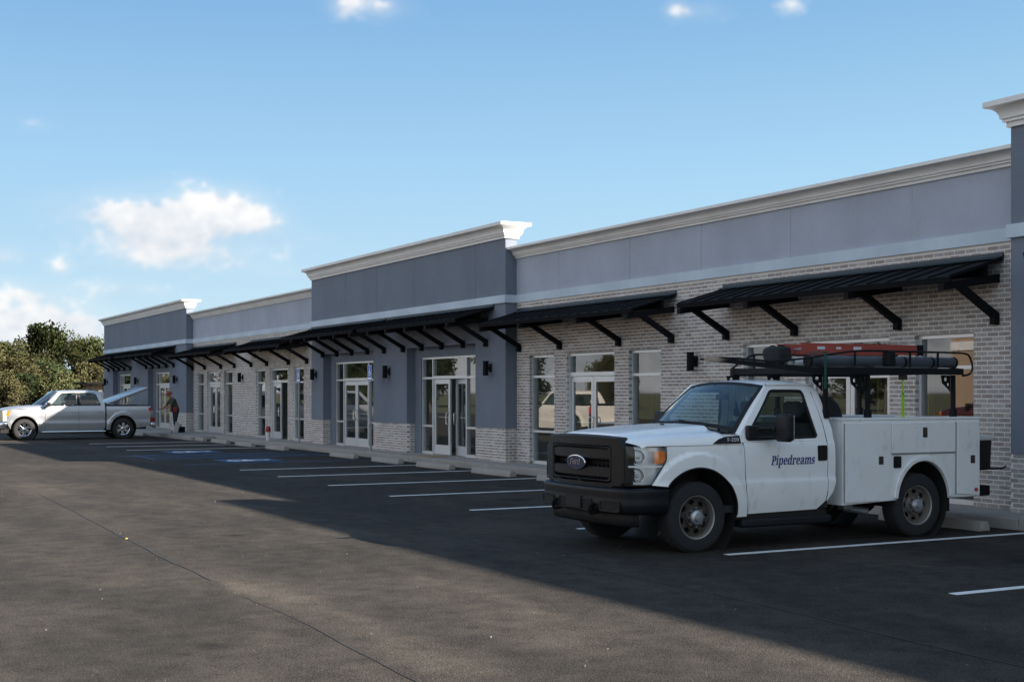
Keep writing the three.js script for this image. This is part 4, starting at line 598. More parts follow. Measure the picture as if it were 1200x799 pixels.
  const leaf = (pts, n) => { const d = part(T, 'cupboard_door', both(boxUV(extX(pts, SBx + 0.001, SBx + 0.020, { bevel: 0.006 }))), M.bodyWhite); return d; };
  const d1 = leaf(rrect(-2.875, -2.155, 0.470, 1.428, 0.012, 2)), d2 = leaf(rrect(-3.975, -2.905, 1.045, 1.420, 0.012, 2)), d3 = leaf([[-4.005, 0.515], [-4.005, 1.425], [-4.402, 1.425], [-4.402, 0.485]]);
  const latch = (d, z, y, w = 0.036, h = 0.05) => part(d, 'latch', both(mg([extX(rrect(z - w, z + w, y - h, y + h, 0.008, 2), SBx + 0.018, SBx + 0.026), rb(SBx + 0.022, SBx + 0.036, y - h * 0.6, y + h * 0.5, z - w * 0.55, z + w * 0.3, 0.004)])), M.rust);
  latch(d1, -2.72, 0.965); latch(d2, -3.45, 1.295, 0.036, 0.062); latch(d3, -4.275, 0.945);
  part(T, 'hinge_rod', both(mg([cyl([SBx + 0.008, 0.47, -2.145], [SBx + 0.008, 1.42, -2.145], 0.007), cyl([SBx + 0.008, 1.036, -3.97], [SBx + 0.008, 1.036, -2.91], 0.007), cyl([SBx + 0.008, 0.5, -3.99], [SBx + 0.008, 1.42, -3.99], 0.007)])), M.galv);
  part(T, 'fuel_filler', [extX(rrect(-3.065, -2.94, 0.865, 1.01, 0.02, 3), SBx, SBx + 0.012, { bevel: 0.003 }), cyl([SBx + 0.012, 0.945, -3.0], [SBx + 0.035, 0.945, -3.0], 0.035, 0.033, 16)], M.plastic);
  part(T, 'wheel_arch_flare', both(boxUV(extX([...ell(az, 0.44, 0.505, 0.565, 26, 0.1, Math.PI - 0.1), ...ell(az, 0.44, 0.437, 0.502, 26, 0.1, Math.PI - 0.1).reverse()], SBx + 0.001, SBx + 0.035, { bevel: 0.012 }))), M.bodyWhite);
  part(T, 'rear_wheel_well', both(mg([new THREE.CylinderGeometry(0.46, 0.46, 0.46, 26, 1, true, 0, Math.PI).rotateZ(Math.PI / 2).rotateX(-Math.PI / 2).scale(1, 1.06, 0.93).translate(0.75, 0.44, az), bx(0.50, 0.53, 0.44, 0.95, az - 0.43, az + 0.43)])), M.under);
  part(T, 'marker_lamp', [cyl([SBx + 0.02, 0.56, -4.33], [SBx + 0.036, 0.56, -4.33], 0.026, 0.024, 16)], M.red);
  part(T, 'rear_bumper', boxUV(mg([rb(-0.98, 0.98, 0.47, 0.60, -4.62, -4.44, 0.02), bx(-0.40, -0.3, 0.5, 0.6, -4.5, -4.2), bx(0.3, 0.4, 0.5, 0.6, -4.5, -4.2), bx(0.62, 0.70, 0.6, 0.79, -4.56, -4.48), rb(0.52, 0.80, 0.785, 0.805, -4.98, -4.44, 0.006), tube([[0.78, 0.80, -4.95], [0.82, 0.80, -5.02], [0.84, 0.83, -5.06]], 0.012, 8, 6)])), M.black);
  // ladder rack
  const rk = group(T, 'ladder_rack'), RX = 0.93, ry = 2.05;
  const rail = (x) => mg([bx(x - 0.03, x + 0.03, ry - 0.04, ry + 0.04, -4.16, -1.7), crease(extX([[-1.7, ry - 0.04], [-1.7, ry + 0.04], [-0.30, ry + 0.125], [-0.10, ry + 0.125], [-0.10, ry + 0.10], [-0.6, ry + 0.06]], x - 0.035, x + 0.035), 0.4)]);
  part(rk, 'side_rail', rail(RX), M.rackPaint); part(rk, 'side_rail', bx(-0.835, -0.765, ry - 0.05, ry + 0.05, -4.16, -1.86), M.rackPaint);
  part(rk, 'front_hoop', tube([[RX, ry + 0.115, -0.14], [RX - 0.05, ry + 0.13, -0.35], [0.6, ry + 0.13, -0.95], [0.35, ry + 0.10, -1.75]], 0.014, 24, 6), M.rackPaint);
  for (const z of [-1.9, -2.65, -4.08]) part(rk, 'cross_bar', bx(-0.8, RX, ry + (z > -1 ? 0.0 : -0.03), ry + (z > -1 ? 0.05 : 0.045), z - 0.03, z + 0.03), M.rackPaint);
  for (const s of [1, -1]) {
    for (const z of [-1.95, -2.62, -4.06]) part(rk, 'post', [bx(s * (s > 0 ? 0.88 : 0.8) - 0.022, s * (s > 0 ? 0.88 : 0.8) + 0.022, 1.482, ry - 0.045, z - 0.022, z + 0.022), bx(s * (s > 0 ? 0.88 : 0.8) - 0.034, s * (s > 0 ? 0.88 : 0.8) + 0.034, 1.482, 1.58, z - 0.034, z + 0.034)], M.rackPaint);
    for (const z of [-1.95, -2.62, -4.06]) { const o = z > -1 ? [[0.13, 0], [0.12, -0.08], [0.05, -0.15], [-0.03, -0.13], [-0.12, -0.06], [-0.13, 0]] : [[0.19, 0], [0.17, -0.10], [0.07, -0.17], [0.032, -0.21], [0.032, 0]]; const hs = z > -1 ? [ell(0.065, -0.05, 0.03, 0.03, 12), ell(-0.06, -0.045, 0.026, 0.026, 12), ell(0.02, -0.10, 0.024, 0.024, 12)] : [ell(0.115, -0.05, 0.028, 0.028, 12), ell(0.07, -0.115, 0.022, 0.022, 12)]; part(rk, 'gusset_plate', extX(o.map(([a, b]) => [z + a, ry - 0.046 + b]), s * (s > 0 ? 0.86 : 0.78) - 0.006, s * (s > 0 ? 0.86 : 0.78) + 0.006, { holes: hs.map((h) => h.map(([a, b]) => [z + a, ry - 0.046 + b])) }), M.rackPaint); }
    part(rk, 'guard_rail', tube([...(s > 0 ? [[s * 0.95, ry + 0.09, -1.0], [s * 0.95, ry + 0.14, -1.6]] : [[s * 0.82, ry + 0.05, -1.88]]), [s * 0.95, ry + 0.235, -2.35], [s * 0.95, ry + 0.24, -3.2], [s * 0.95, ry + 0.235, -4.12], [s * 0.95, ry + 0.20, -4.27], [s * 0.95, ry + 0.06, -4.33], [s * 0.95, ry - 0.03, -4.28], [s * 0.95, ry - 0.05, -4.15]], 0.013, 70, 7, false, 0.35), M.rackPaint);
    for (const z of [-2.35, -3.25, -3.72]) part(rk, 'guard_post', bx(s * 0.95 - 0.008, s * 0.95 + 0.008, ry + 0.045, ry + 0.235, z - 0.012, z + 0.012), M.rackPaint);
  }
  part(rk, 'clamp', [rb(0.87, 0.99, ry + 0.06, ry + 0.25, -2.98, -2.86, 0.02)], M.rackPaint);
  const at = (x, y, z) => [-12.98 + x, y, 6.12 + z], Y = ry + 0.046;
  // things that lie on the truck
  const ct = thing('conduit_tube', 'blue grey carrier tube strapped along the near rail of the ladder rack', 'tube', at(0.82, Y + 0.068, 0)); part(ct, 'tube_body', [cyl([0, 0, -4.12], [0, 0, -1.75], 0.066, 0.066, 24)], M.conduit); for (const z of [-4.14, -1.75]) part(ct, 'end_cap', cyl([0, 0, z], [0, 0, z + 0.03], 0.072, 0.072, 24), M.rackPaint); for (const z of [-3.72, -3.25]) part(ct, 'band', cyl([0, 0, z - 0.02], [0, 0, z + 0.02], 0.069, 0.069, 24, true), M.rackPaint);
  for (const [x, z0] of [[0.56, -1.72], [0.44, -1.70]]) { const p = thing('pvc_pipe', 'pale plastic pipe with an open end lying under the red ladder', 'pipe', at(x, Y + 0.055, 0), 0, 'pipes on the ladder rack'); part(p, 'pipe_wall', mg([cyl([0, 0, -4.1], [0, 0, z0], 0.055, 0.055, 20, true), cyl([0, 0, -4.1], [0, 0, z0], 0.047, 0.047, 20, true), new THREE.RingGeometry(0.047, 0.055, 20).translate(0, 0, z0)]), M.pvc); }
  const ld = thing('extension_ladder', 'red fibreglass ladder lying flat on the truck rack above the pipes', 'ladder', at(0, Y + 0.165, 0));
  for (const x of [0.62, 0.18]) { part(ld, 'side_rail', boxUV(mg([bx(x - 0.004, x + 0.004, 0, 0.125, -3.70, -1.80), bx(x - 0.035, x - 0.0041, 0.115, 0.125, -3.70, -1.80), bx(x - 0.035, x - 0.0041, 0, 0.010, -3.70, -1.80)])), M.ladder); }
  for (let z = -3.6; z < -1.85; z += 0.305) part(ld, 'rung', cyl([0.184, 0.06, z], [0.616, 0.06, z], 0.016), M.galv);
  for (const x of [0.62, 0.18]) part(ld, 'foot', rb(x - 0.03, x + 0.02, -0.005, 0.13, -3.80, -3.70, 0.012), M.black);
  for (const [z, w, h] of [[-2.05, 0.12, 0.025], [-2.35, 0.08, 0.02], [-2.63, 0.13, 0.035]]) part(ld, 'sticker', bx(0.6245, 0.626, 0.075 - h, 0.075 + h * 0.4, z - w, z), M.pvc);
  const bg = thing('equipment_bag', 'black rolled bag tied to the rack ahead of the ladder', 'bag', at(0.42, Y + 0.05, -1.60));
  { const g = new THREE.SphereGeometry(1, 28, 18); const p = g.attributes.position; for (let i = 0; i < p.count; i++) { const v = V(p.getX(i), p.getY(i), p.getZ(i)), e = (a) => Math.sign(a) * Math.pow(Math.abs(a), 0.55), n = 1 + 0.09 * (fbm(v.x * 3 + 5, v.y * 3 + v.z * 4, 3, 2) - 0.5) * 2; p.setXYZ(i, e(v.x) * 0.18 * n, 0.10 + e(v.y) * 0.10 * n, e(v.z) * 0.115 * n); } g.computeVertexNormals(); part(bg, 'bag_body', g, M.bag); for (const x of [-0.08, 0.08]) part(bg, 'bag_strap', new THREE.TorusGeometry(0.108, 0.008, 6, 24).rotateY(Math.PI / 2).translate(x, 0.10, 0), M.black); }
  const st = thing('ratchet_strap', 'bright green strap hanging from the rack to the service body', 'strap', at(0.90, 1.483, -3.18)); part(st, 'webbing', [bx(-0.003, 0.003, 0, 0.30, -0.022, 0.022), bx(-0.003, 0.003, 0.28, ry - 1.483 - 0.052, -0.010, 0.012)], M.green); part(st, 'buckle', rb(-0.02, 0.02, 0.46, 0.52, -0.06, 0.06, 0.008), M.rust);
  const s2 = thing('tie_down_strap', 'dark green strap wound round the rack rail and pipes', 'strap', at(0.80, ry, -1.86)); part(s2, 'webbing', [bx(-0.10, 0.185, 0.21, 0.222, -0.03, 0.03), bx(0.175, 0.185, -0.22, 0.21, -0.016, 0.016)], M.teal);
  const db = thing('tarp_bundle', 'black crumpled tarpaulin heaped in the truck bed behind the cab', 'tarpaulin', at(0.1, 0.76, -2.5));
  { const g = new THREE.SphereGeometry(1, 36, 24); const p = g.attributes.position; for (let i = 0; i < p.count; i++) { const v = V(p.getX(i), p.getY(i), p.getZ(i)), n = 0.8 + 0.5 * fbm(v.x * 2.5 + 9, v.y * 2.5 + v.z * 3.1, 4, 6); p.setXYZ(i, v.x * 0.42 * n, Math.max(0, 0.42 + v.y * 0.50 * n), v.z * 0.34 * n); } g.computeVertexNormals(); part(db, 'tarp', crease(g, 0.5), M.bag); }
  const bn = thing('black_bin', 'black bin with a white lid on the shelf behind the truck', 'bin', at(0.66, 0.806, -4.70)); part(bn, 'bin_body', crease(ni(ext([[-0.12, 0], [0.12, 0], [0.14, 0.36], [-0.14, 0.36]], 0.30, { bevel: 0.02 }).translate(0, 0, -0.15)), 0.5), M.dark); part(bn, 'bin_lid', crease(rb(-0.155, 0.155, 0.361, 0.43, -0.165, 0.165, 0.02, 3), 0.6), M.lid);
}

// ================================================================ crew-cab pickups
function crewPickup(label, paint, pos, turn, lidOpen) {
  const T = thing('pickup_truck', label, 'pickup truck', pos, turn), R = 0.40, WB = -3.68;
  for (const s of [-1, 1]) { wheel(T, [s * 0.85, R, 0], s, R, 'alloy'); wheel(T, [s * 0.85, R, WB], s, R, 'alloy'); }
  const wy = spline([[0.26, 0.92], [0.34, 0.95], [0.5, 0.975], [0.66, 0.988], [0.72, 0.975], [0.95, 0.985], [1.12, 0.975], [1.20, 0.955], [1.27, 0.935], [1.45, 0.885], [1.65, 0.815], [1.80, 0.75], [1.88, 0.70]]);
  const taper = (z) => (z > 0.2 ? 0.16 * ((z - 0.2) / 0.7) ** 2 : 0);
  const side = (z, y) => { let f = 0; for (const c of [0, WB]) { const r = Math.hypot(z - c, y - 0.42); f = Math.max(f, y < 1.1 ? 0.03 * smooth(0.66 - r, 0, 0.06) : 0); } return [wy(y) - taper(z) + f, y, z]; };
  const arch = (c) => ell(c, 0.42, 0.50, 0.50, 24, 0, Math.PI);
  const fen = [[0.50, 1.14], [0.62, 0.78], [0.60, 0.60], [0.52, 0.46], ...arch(0), [-0.505, 0.31], [-0.745, 0.31], [-0.745, 1.20]];
  part(T, 'front_fender', both(skin(fen, 0.05, side, [1, 0, 0])), paint);
  const d1 = part(T, 'door', both(skin([[-0.752, 1.268], [-0.752, 0.31], [-1.985, 0.31], [-1.985, 1.268]], 0.06, side, [1, 0, 0])), paint);
  const d2 = part(T, 'door', both(skin([[-1.993, 1.268], [-1.993, 0.31], [-2.90, 0.31], [-2.985, 0.45], [-2.985, 1.268]], 0.06, side, [1, 0, 0])), paint);
  for (const [d, z] of [[d1, -1.83], [d2, -2.83]]) part(d, 'handle', both(rb(0.975, 1.012, 1.03, 1.06, z - 0.1, z + 0.1, 0.012)), paint);
  for (const z of [-0.748, -1.989, -2.988]) part(T, 'door_gap', both(tube([1.26, 1.0, 0.7, 0.5, 0.33].map((y) => [side(z, y)[0], y, z]), 0.005, 16, 5)), M.dark);
  const win1 = [[-0.93, 1.30], [-1.34, 1.72], [-1.42, 1.76], [-1.925, 1.775], [-1.925, 1.30]], win2 = [[-2.06, 1.30], [-2.06, 1.775], [-2.58, 1.765], [-2.66, 1.72], [-2.82, 1.33], [-2.80, 1.30]];
  part(T, 'cab_side', both(skin([[-0.70, 1.268], [-0.74, 1.30], [-1.28, 1.845], [-2.74, 1.85], [-2.80, 1.80], [-2.985, 1.34], [-2.985, 1.268]], 0.08, side, [1, 0, 0], [win1, win2])), paint);
  const ins = (d) => (z, y) => { const p = side(z, y); return [p[0] - d, p[1], p[2]]; };
  for (const w of [win1, win2]) part(T, 'side_window', both(skin(w, 0.15, ins(0.02), [1, 0, 0])), M.carGlass);
  part(T, 'window_seal', both(mg([win1, win2].map((w) => tube([...w, w[0]].map(([z, y]) => [side(z, y)[0] - 0.004, y, z]), 0.014, 60, 5, false, 0.1)))), M.dark);
  part(T, 'pillar_trim', both(skin([[-1.935, 1.29], [-1.935, 1.79], [-2.05, 1.79], [-2.05, 1.29]], 0.1, ins(-0.003), [1, 0, 0])), M.dark);
  part(T, 'roof', skin(rect(-1, 1, 0, 1), [0.08, 0.1], (u, v) => [u * 0.71, 1.905 - 0.025 * u * u - 0.035 * Math.abs(u) ** 6 - 0.035 * (1 - v) ** 4 - 0.04 * v ** 5, lerp(-1.22, -2.80, v) - 0.05 * u * u * (1 - v)], [0, 1, 0]), paint);
  part(T, 'windscreen', skin(rect(-1, 1, 0, 1), [0.1, 0.1], (u, t) => [u * lerp(0.87, 0.69, t), lerp(1.33 - 0.06 * u * u, 1.885 - 0.045 * u * u, t), lerp(-0.46 - 0.20 * u * u, -1.20 - 0.06 * u * u, t)], [0, 0.7, 0.7]), M.carGlass);
  part(T, 'windscreen_pillar', both(skin(rect(0, 1, 0, 1), [0.3, 0.1], (s, t) => { const a = [lerp(0.87, 0.69, t), lerp(1.27, 1.84, t), lerp(-0.66, -1.26, t)], y = a[1], b = side(lerp(-0.70, -1.28, clamp((y - 1.268) / 0.577)), y); return [lerp(a[0], b[0], s), y + 0.01 * Math.sin(Math.PI * s), lerp(a[2], b[2], s) + 0.01 * Math.sin(Math.PI * s)]; }, [0.6, 0.3, 0.6])), paint);
  const yb = (x, y) => [x, y, interp([[0.4, -2.98], [1.34, -2.985], [1.80, -2.80], [1.9, -2.76]], y)], bw = rrect(-0.6, 0.6, 1.36, 1.74, 0.05);
  part(T, 'cab_back', skin([[-0.95, 0.4], [0.95, 0.4], [0.93, 1.3], [0.72, 1.80], [0.6, 1.87], [-0.6, 1.87], [-0.72, 1.80], [-0.93, 1.3]], 0.2, yb, [0, 0, -1], [bw]), paint);
  part(T, 'rear_window', skin(bw, 0.3, (x, y) => { const p = yb(x, y); return [p[0], p[1], p[2] + 0.01]; }, [0, 0, -1]), M.carGlass);
  const yh = spline([[-0.7, 1.33], [-0.3, 1.31], [0.2, 1.27], [0.6, 1.20], [0.85, 1.12]]);
  part(T, 'hood', skin(rect(-1, 1, 0, 1), [0.06, 0.1], (u, v) => { const a = Math.abs(u), z = lerp(-0.70, 0.86 - 0.14 * a * a, v), e = 1.18 - 0.06 * smooth(z, 0.1, 0.6), x = 0.962 * (1 - taper(z)) * Math.sin(a * Math.PI / 2 * 0.98) ** 0.9, c = yh(z) - (a < 0.5 ? 0 : 0.012); return [Math.sign(u) * x, c - (c - e) * smooth(a, 0.62, 1.0) ** 1.2, z]; }, [0, 1, 0]), paint);
  part(T, 'grille', [rb(-0.60, 0.60, 0.68, 1.12, 0.76, 0.86, 0.03), ...[0.78, 0.90, 1.02].map((y) => rb(-0.56, 0.56, y - 0.03, y + 0.03, 0.85, 0.885, 0.012))], M.chrome);
  part(T, 'front_bumper', [crease(rb(-0.97, 0.97, 0.45, 0.70, 0.62, 0.93, 0.06, 3), 0.6)], M.chrome);
  part(T, 'valance', [bx(-0.88, 0.88, 0.28, 0.46, 0.55, 0.84)], M.dark);
  const hf = (z, y) => [interp([[0.45, 0.955], [0.62, 0.93], [0.76, 0.86], [0.86, 0.70]], z), y, z];
  const hl = part(T, 'headlight', both(skin([[0.47, 1.135], [0.62, 0.72], [0.85, 0.72], [0.85, 1.11]], 0.06, hf, [1, 0, 0.4])), M.chrome);
  part(hl, 'turn_signal', both(skin([[0.49, 1.10], [0.55, 0.92], [0.66, 0.92], [0.62, 1.10]], 0.05, (z, y) => { const p = hf(z, y); return [p[0] + 0.006, p[1], p[2] + 0.003]; }, [1, 0, 0.3])), M.amber);
  part(T, 'bed_side', both(skin([[-3.035, 1.292], [-3.035, 0.36], [-3.19, 0.36], ...arch(WB), [-4.19, 0.42], [-4.72, 0.48], [-4.745, 1.292]].filter((p, i, a) => i === 0 || Math.hypot(p[0] - a[i - 1][0], p[1] - a[i - 1][1]) > 0.001), 0.06, side, [1, 0, 0])), paint);
  part(T, 'bed_rail', both(rb(0.80, 0.945, 1.27, 1.31, -4.745, -3.035, 0.012)), M.dark);
  part(T, 'bed_floor', [bx(-0.82, 0.82, 0.70, 0.75, -4.70, -3.04), bx(-0.85, 0.85, 0.75, 1.28, -3.06, -3.03), bx(0.78, 0.82, 0.75, 1.27, -4.7, -3.06), bx(-0.82, -0.78, 0.75, 1.27, -4.7, -3.06)], M.under);
  part(T, 'tailgate', rb(-0.80, 0.80, 0.62, 1.27, -4.77, -4.715, 0.015), paint);
  part(T, 'tail_light', both(rb(0.85, 0.98, 0.95, 1.22, -4.765, -4.66, 0.02)), M.red);
  part(T, 'rear_bumper', [crease(rb(-0.95, 0.95, 0.46, 0.62, -4.95, -4.75, 0.04, 3), 0.6), bx(-0.06, 0.06, 0.40, 0.48, -5.02, -4.7)], M.chrome);
  part(T, 'running_board', both(mg([cyl([0.93, 0.30, -0.62], [0.93, 0.30, -3.0], 0.04, 0.04, 12), bx(0.6, 0.92, 0.29, 0.33, -0.9, -0.85), bx(0.6, 0.92, 0.29, 0.33, -2.7, -2.65)])), M.chrome);
  part(T, 'mirror', both(mg([crease(rb(0.99, 1.20, 1.27, 1.43, -0.92, -0.80, 0.035, 3), 0.6), rb(0.90, 1.02, 1.29, 1.33, -0.92, -0.84, 0.015)])), M.plastic);
  part(T, 'wheel_well', both(mg([0, WB].flatMap((c) => [new THREE.CylinderGeometry(0.51, 0.51, 0.42, 24, 1, true, 0, Math.PI).rotateZ(Math.PI / 2).rotateX(-Math.PI / 2).translate(0.74, 0.42, c), bx(0.50, 0.53, 0.4, 0.92, c - 0.5, c + 0.5)]))), M.under);
  part(T, 'chassis', [bx(-0.45, -0.36, 0.36, 0.55, -4.7, 0.6), bx(0.36, 0.45, 0.36, 0.55, -4.7, 0.6), bx(-0.85, 0.85, 0.36, 0.42, -2.95, -0.6), cyl([-0.75, 0.4, 0], [0.75, 0.4, 0], 0.05), cyl([-0.75, 0.4, WB], [0.75, 0.4, WB], 0.06), bx(-0.9, 0.9, 0.55, 1.2, -0.6, -0.55)], M.under);
  part(T, 'dashboard', rb(-0.84, 0.84, 0.95, 1.25, -1.0, -0.62, 0.06), M.dash);
  for (const z of [-1.75, -2.62]) for (const x of [-0.42, 0.42]) part(T, 'seat', [crease(rb(x - 0.27, x + 0.27, 0.6, 0.85, z, z + 0.5, 0.07), 0.6), crease(rb(x - 0.26, x + 0.26, 0.8, 1.40, z - 0.12, z + 0.06, 0.06), 0.6), crease(rb(x - 0.13, x + 0.13, 1.44, 1.63, z - 0.11, z, 0.04), 0.6)], M.cloth);
  if (lidOpen) {                                                    // hinged bed cover, propped up at its rear edge
    const lid = group(T, 'bed_cover'), a = Math.atan2(0.62, 1.60); lid.position.set(0, 1.325, -3.07); lid.rotation.x = a;
    part(lid, 'cover_panel', crease(rb(-0.93, 0.93, 0, 0.085, -1.72, 0, 0.03, 3), 0.6), paint); part(lid, 'cover_liner', bx(-0.86, 0.86, -0.012, -0.002, -1.66, -0.04), M.dark);
    for (const s of [-1, 1]) part(T, 'cover_strut', [cyl([s * 0.80, 1.28, -4.30], [s * 0.80, 1.70, -4.15], 0.012), cyl([s * 0.80, 1.28, -4.30], [s * 0.80, 1.50, -4.62], 0.010)], M.galv);
  } else part(T, 'bed_cover', crease(rb(-0.9, 0.9, 1.312, 1.36, -4.72, -3.05, 0.02, 2), 0.6), M.dark);
  return T;
}
crewPickup('silver crew cab pickup parked nose out with its bed cover raised', M.silver, [-53.62, 0, 7.45], 0.03, true);
crewPickup('sunlit white crew cab pickup standing lengthways out on the car park', M.cream, [-49.6, 0, 13.5], -Math.PI / 2, false);
crewPickup('dark red crew cab pickup parked in front of the tan brick building', M.darkRed, [-33.6, 0, 21.5], -Math.PI / 2, false);
{ // white van standing lengthways beyond the silver pickup
  const v = thing('cargo_van', 'white van standing lengthways beyond the raised bed cover of the silver pickup', 'van', [-65.7, 0, 3.75], Math.PI / 2);
  const pf = [[-0.2, 0.35], [-0.25, 0.95], [0.25, 1.12], [0.65, 1.72], [0.85, 1.84], [4.4, 1.88], [4.55, 1.80], [4.6, 0.35]];
  part(v, 'body', crease(extX(pf, -0.93, 0.93, { bevel: 0.05 }), 0.5), M.cream);
  part(v, 'windscreen', extX([[0.285, 1.135], [0.66, 1.70], [0.70, 1.68], [0.33, 1.12]].map(([z, y]) => [z - 0.035, y + 0.015]), -0.80, 0.80), M.dark);
  part(v, 'rear_window', ext(rrect(-0.72, 0.72, 1.12, 1.68, 0.06), 0.012).translate(0, 0, 4.575), M.dark);
  part(v, 'side_window', both(extX([[0.50, 1.16], [0.85, 1.70], [1.45, 1.72], [1.45, 1.16]], 0.932, 0.938)), M.dark);
  for (const [a, b] of [[-0.93, -0.70], [0.70, 0.935]]) for (const z of [0.75, 3.7]) part(v, 'wheel', [cyl([a, 0.33, z], [b, 0.33, z], 0.33, 0.33, 24)], M.tyre);
  part(v, 'bumper', rb(-0.9, 0.9, 0.35, 0.55, -0.32, -0.18, 0.04), M.plastic); part(v, 'bumper', rb(-0.9, 0.9, 0.35, 0.55, 4.58, 4.68, 0.03), M.plastic);
  part(v, 'tail_light', both(rb(0.80, 0.92, 0.95, 1.35, 4.56, 4.615, 0.015)), M.red);
}

// ================================================================ small things along the front
{
  const prof = [[-0.085, 0], [0.085, 0], [0.085, 0.05], [0.055, 0.125], [-0.055, 0.125], [-0.085, 0.05]];
  const proto = thing('wheel_stop', 'low pale concrete wheel stop at the kerb end of a parking stall', 'wheel stop', [-25.55, 0.004, 1.62], 0, 'concrete wheel stops along the kerb');
  part(proto, 'concrete_block', boxUV(crease(extX(prof, -0.91, 0.91, { bevel: 0.012 }), 0.4)), M.concrete); for (const x of [-0.55, 0.55]) part(proto, 'anchor_pin', cyl([x, 0.12, 0], [x, 0.127, 0], 0.016), M.galv);
  for (const [x, z, t] of [[-28.45, 1.66, 0.01], [-31.3, 1.68, -0.015], [-34.4, 1.66, 0], [-40.1, 1.7, 0.01], [-43.4, 1.72, 0], [-46.4, 1.7, 0.02], [-49.3, 1.72, 0], [-13.0, 1.50, 0.01], [-16.4, 1.6, 0], [-19.5, 1.62, 0], [-22.6, 1.6, 0.01], [-10.0, 1.56, 0], [-56.4, 2.3, 0], [-6.8, 1.58, 0]]) copy(proto, [x, 0.004, z], t, x === -13.0 ? 'concrete wheel stop under the tail of the white utility truck' : x === -34.4 ? 'concrete wheel stop before the sign post by the paired glass doors' : undefined);
}
{
  const cv = document.createElement('canvas'); cv.width = 128; cv.height = 192; const c = cv.getContext('2d');
  c.fillStyle = '#1550b0'; c.fillRect(0, 0, 128, 192); c.strokeStyle = '#f2f4f6'; c.lineWidth = 5; c.strokeRect(5, 5, 118, 182);
  c.fillStyle = '#f2f4f6'; c.beginPath(); c.arc(58, 34, 10, 0, 7); c.fill(); c.lineWidth = 12; c.beginPath(); c.moveTo(58, 48); c.lineTo(60, 88); c.lineTo(86, 88); c.lineTo(98, 116); c.stroke(); c.lineWidth = 9; c.beginPath(); c.arc(58, 96, 28, 2.2 - 2.6, 4.0); c.stroke(); c.fillRect(62, 62, 24, 8); c.fillRect(16, 146, 96, 24);
  const t = new THREE.CanvasTexture(cv); t.colorSpace = THREE.SRGBColorSpace;
  const sg = (x, label) => { const s = thing('accessible_parking_sign', label, 'sign', [x, 0.15, 0.72], 0, 'accessible parking signs'); part(s, 'post', bx(-0.025, 0.025, 0, 2.42, -0.025, 0.025), M.galv); const p = part(s, 'sign_plate', [rb(-0.155, 0.155, 1.96, 2.42, 0.026, 0.031, 0.002)], M.galv); part(p, 'sign_face', new THREE.PlaneGeometry(0.30, 0.45).translate(0, 2.19, 0.0335), std([1, 1, 1], 0.45, { map: t })); return s; };
  sg(-34.75, 'blue accessible parking sign on a post before the glass doors between grey piers'); sg(-40.8, 'blue accessible parking sign on a post before the brick shop window');
}
{ const b = thing('marker_post', 'short white post with a red top beside the brick shop door', 'post', [-43.9, 0.15, 0.75]); part(b, 'post', cyl([0, 0, 0], [0, 0.30, 0], 0.075, 0.075, 18), M.lid); part(b, 'red_top', new THREE.LatheGeometry([[0.085, 0.3], [0.085, 0.42], [0.06, 0.48], [0.001, 0.5]].map((p) => new THREE.Vector2(...p)), 18), M.redPaint); }
{ const d = thing('doormat', 'tan doormat outside the open glass door', 'doormat', [-30.9, 0.151, 0.62]); part(d, 'mat', rb(-0.45, 0.45, 0, 0.015, -0.28, 0.28, 0.005), M.tan); }
{ const m = thing('survey_marker', 'tiny yellow survey cap set on the paving seam', 'marker', [-16.45, 0, 11.42]); part(m, 'cap', new THREE.LatheGeometry([[0.018, 0], [0.018, 0.008], [0.011, 0.014], [0.001, 0.016]].map((p) => new THREE.Vector2(...p)), 14), M.yellow); }
{ // slatted rack and tool box by the tailgate
  const k = thing('slatted_rack', 'pale slatted rack leaning by the silver pickup tailgate', 'rack', [-53.2, 0.15, 1.62], -0.5); part(k, 'rack_frame', [bx(-0.36, 0.36, 0, 0.03, -0.02, 0.02), bx(-0.36, 0.36, 0.42, 0.45, -0.02, 0.02)], M.lid); for (let i = 0; i < 6; i++) part(k, 'slat', bx(-0.33 + i * 0.125, -0.28 + i * 0.125, 0.03, 0.42, -0.008, 0.008), M.lid); k.rotation.x = -0.3;
  const b = thing('tool_box', 'black tool box on the footway beside the person', 'tool box', [-54.9, 0.15, 0.95]); part(b, 'box', rb(-0.24, 0.24, 0, 0.24, -0.13, 0.13, 0.02), M.black); part(b, 'carry_handle', tube([[-0.12, 0.24, 0], [-0.11, 0.30, 0], [0.11, 0.30, 0], [0.12, 0.24, 0]], 0.012, 16, 6, false, 0.2), M.black);
}

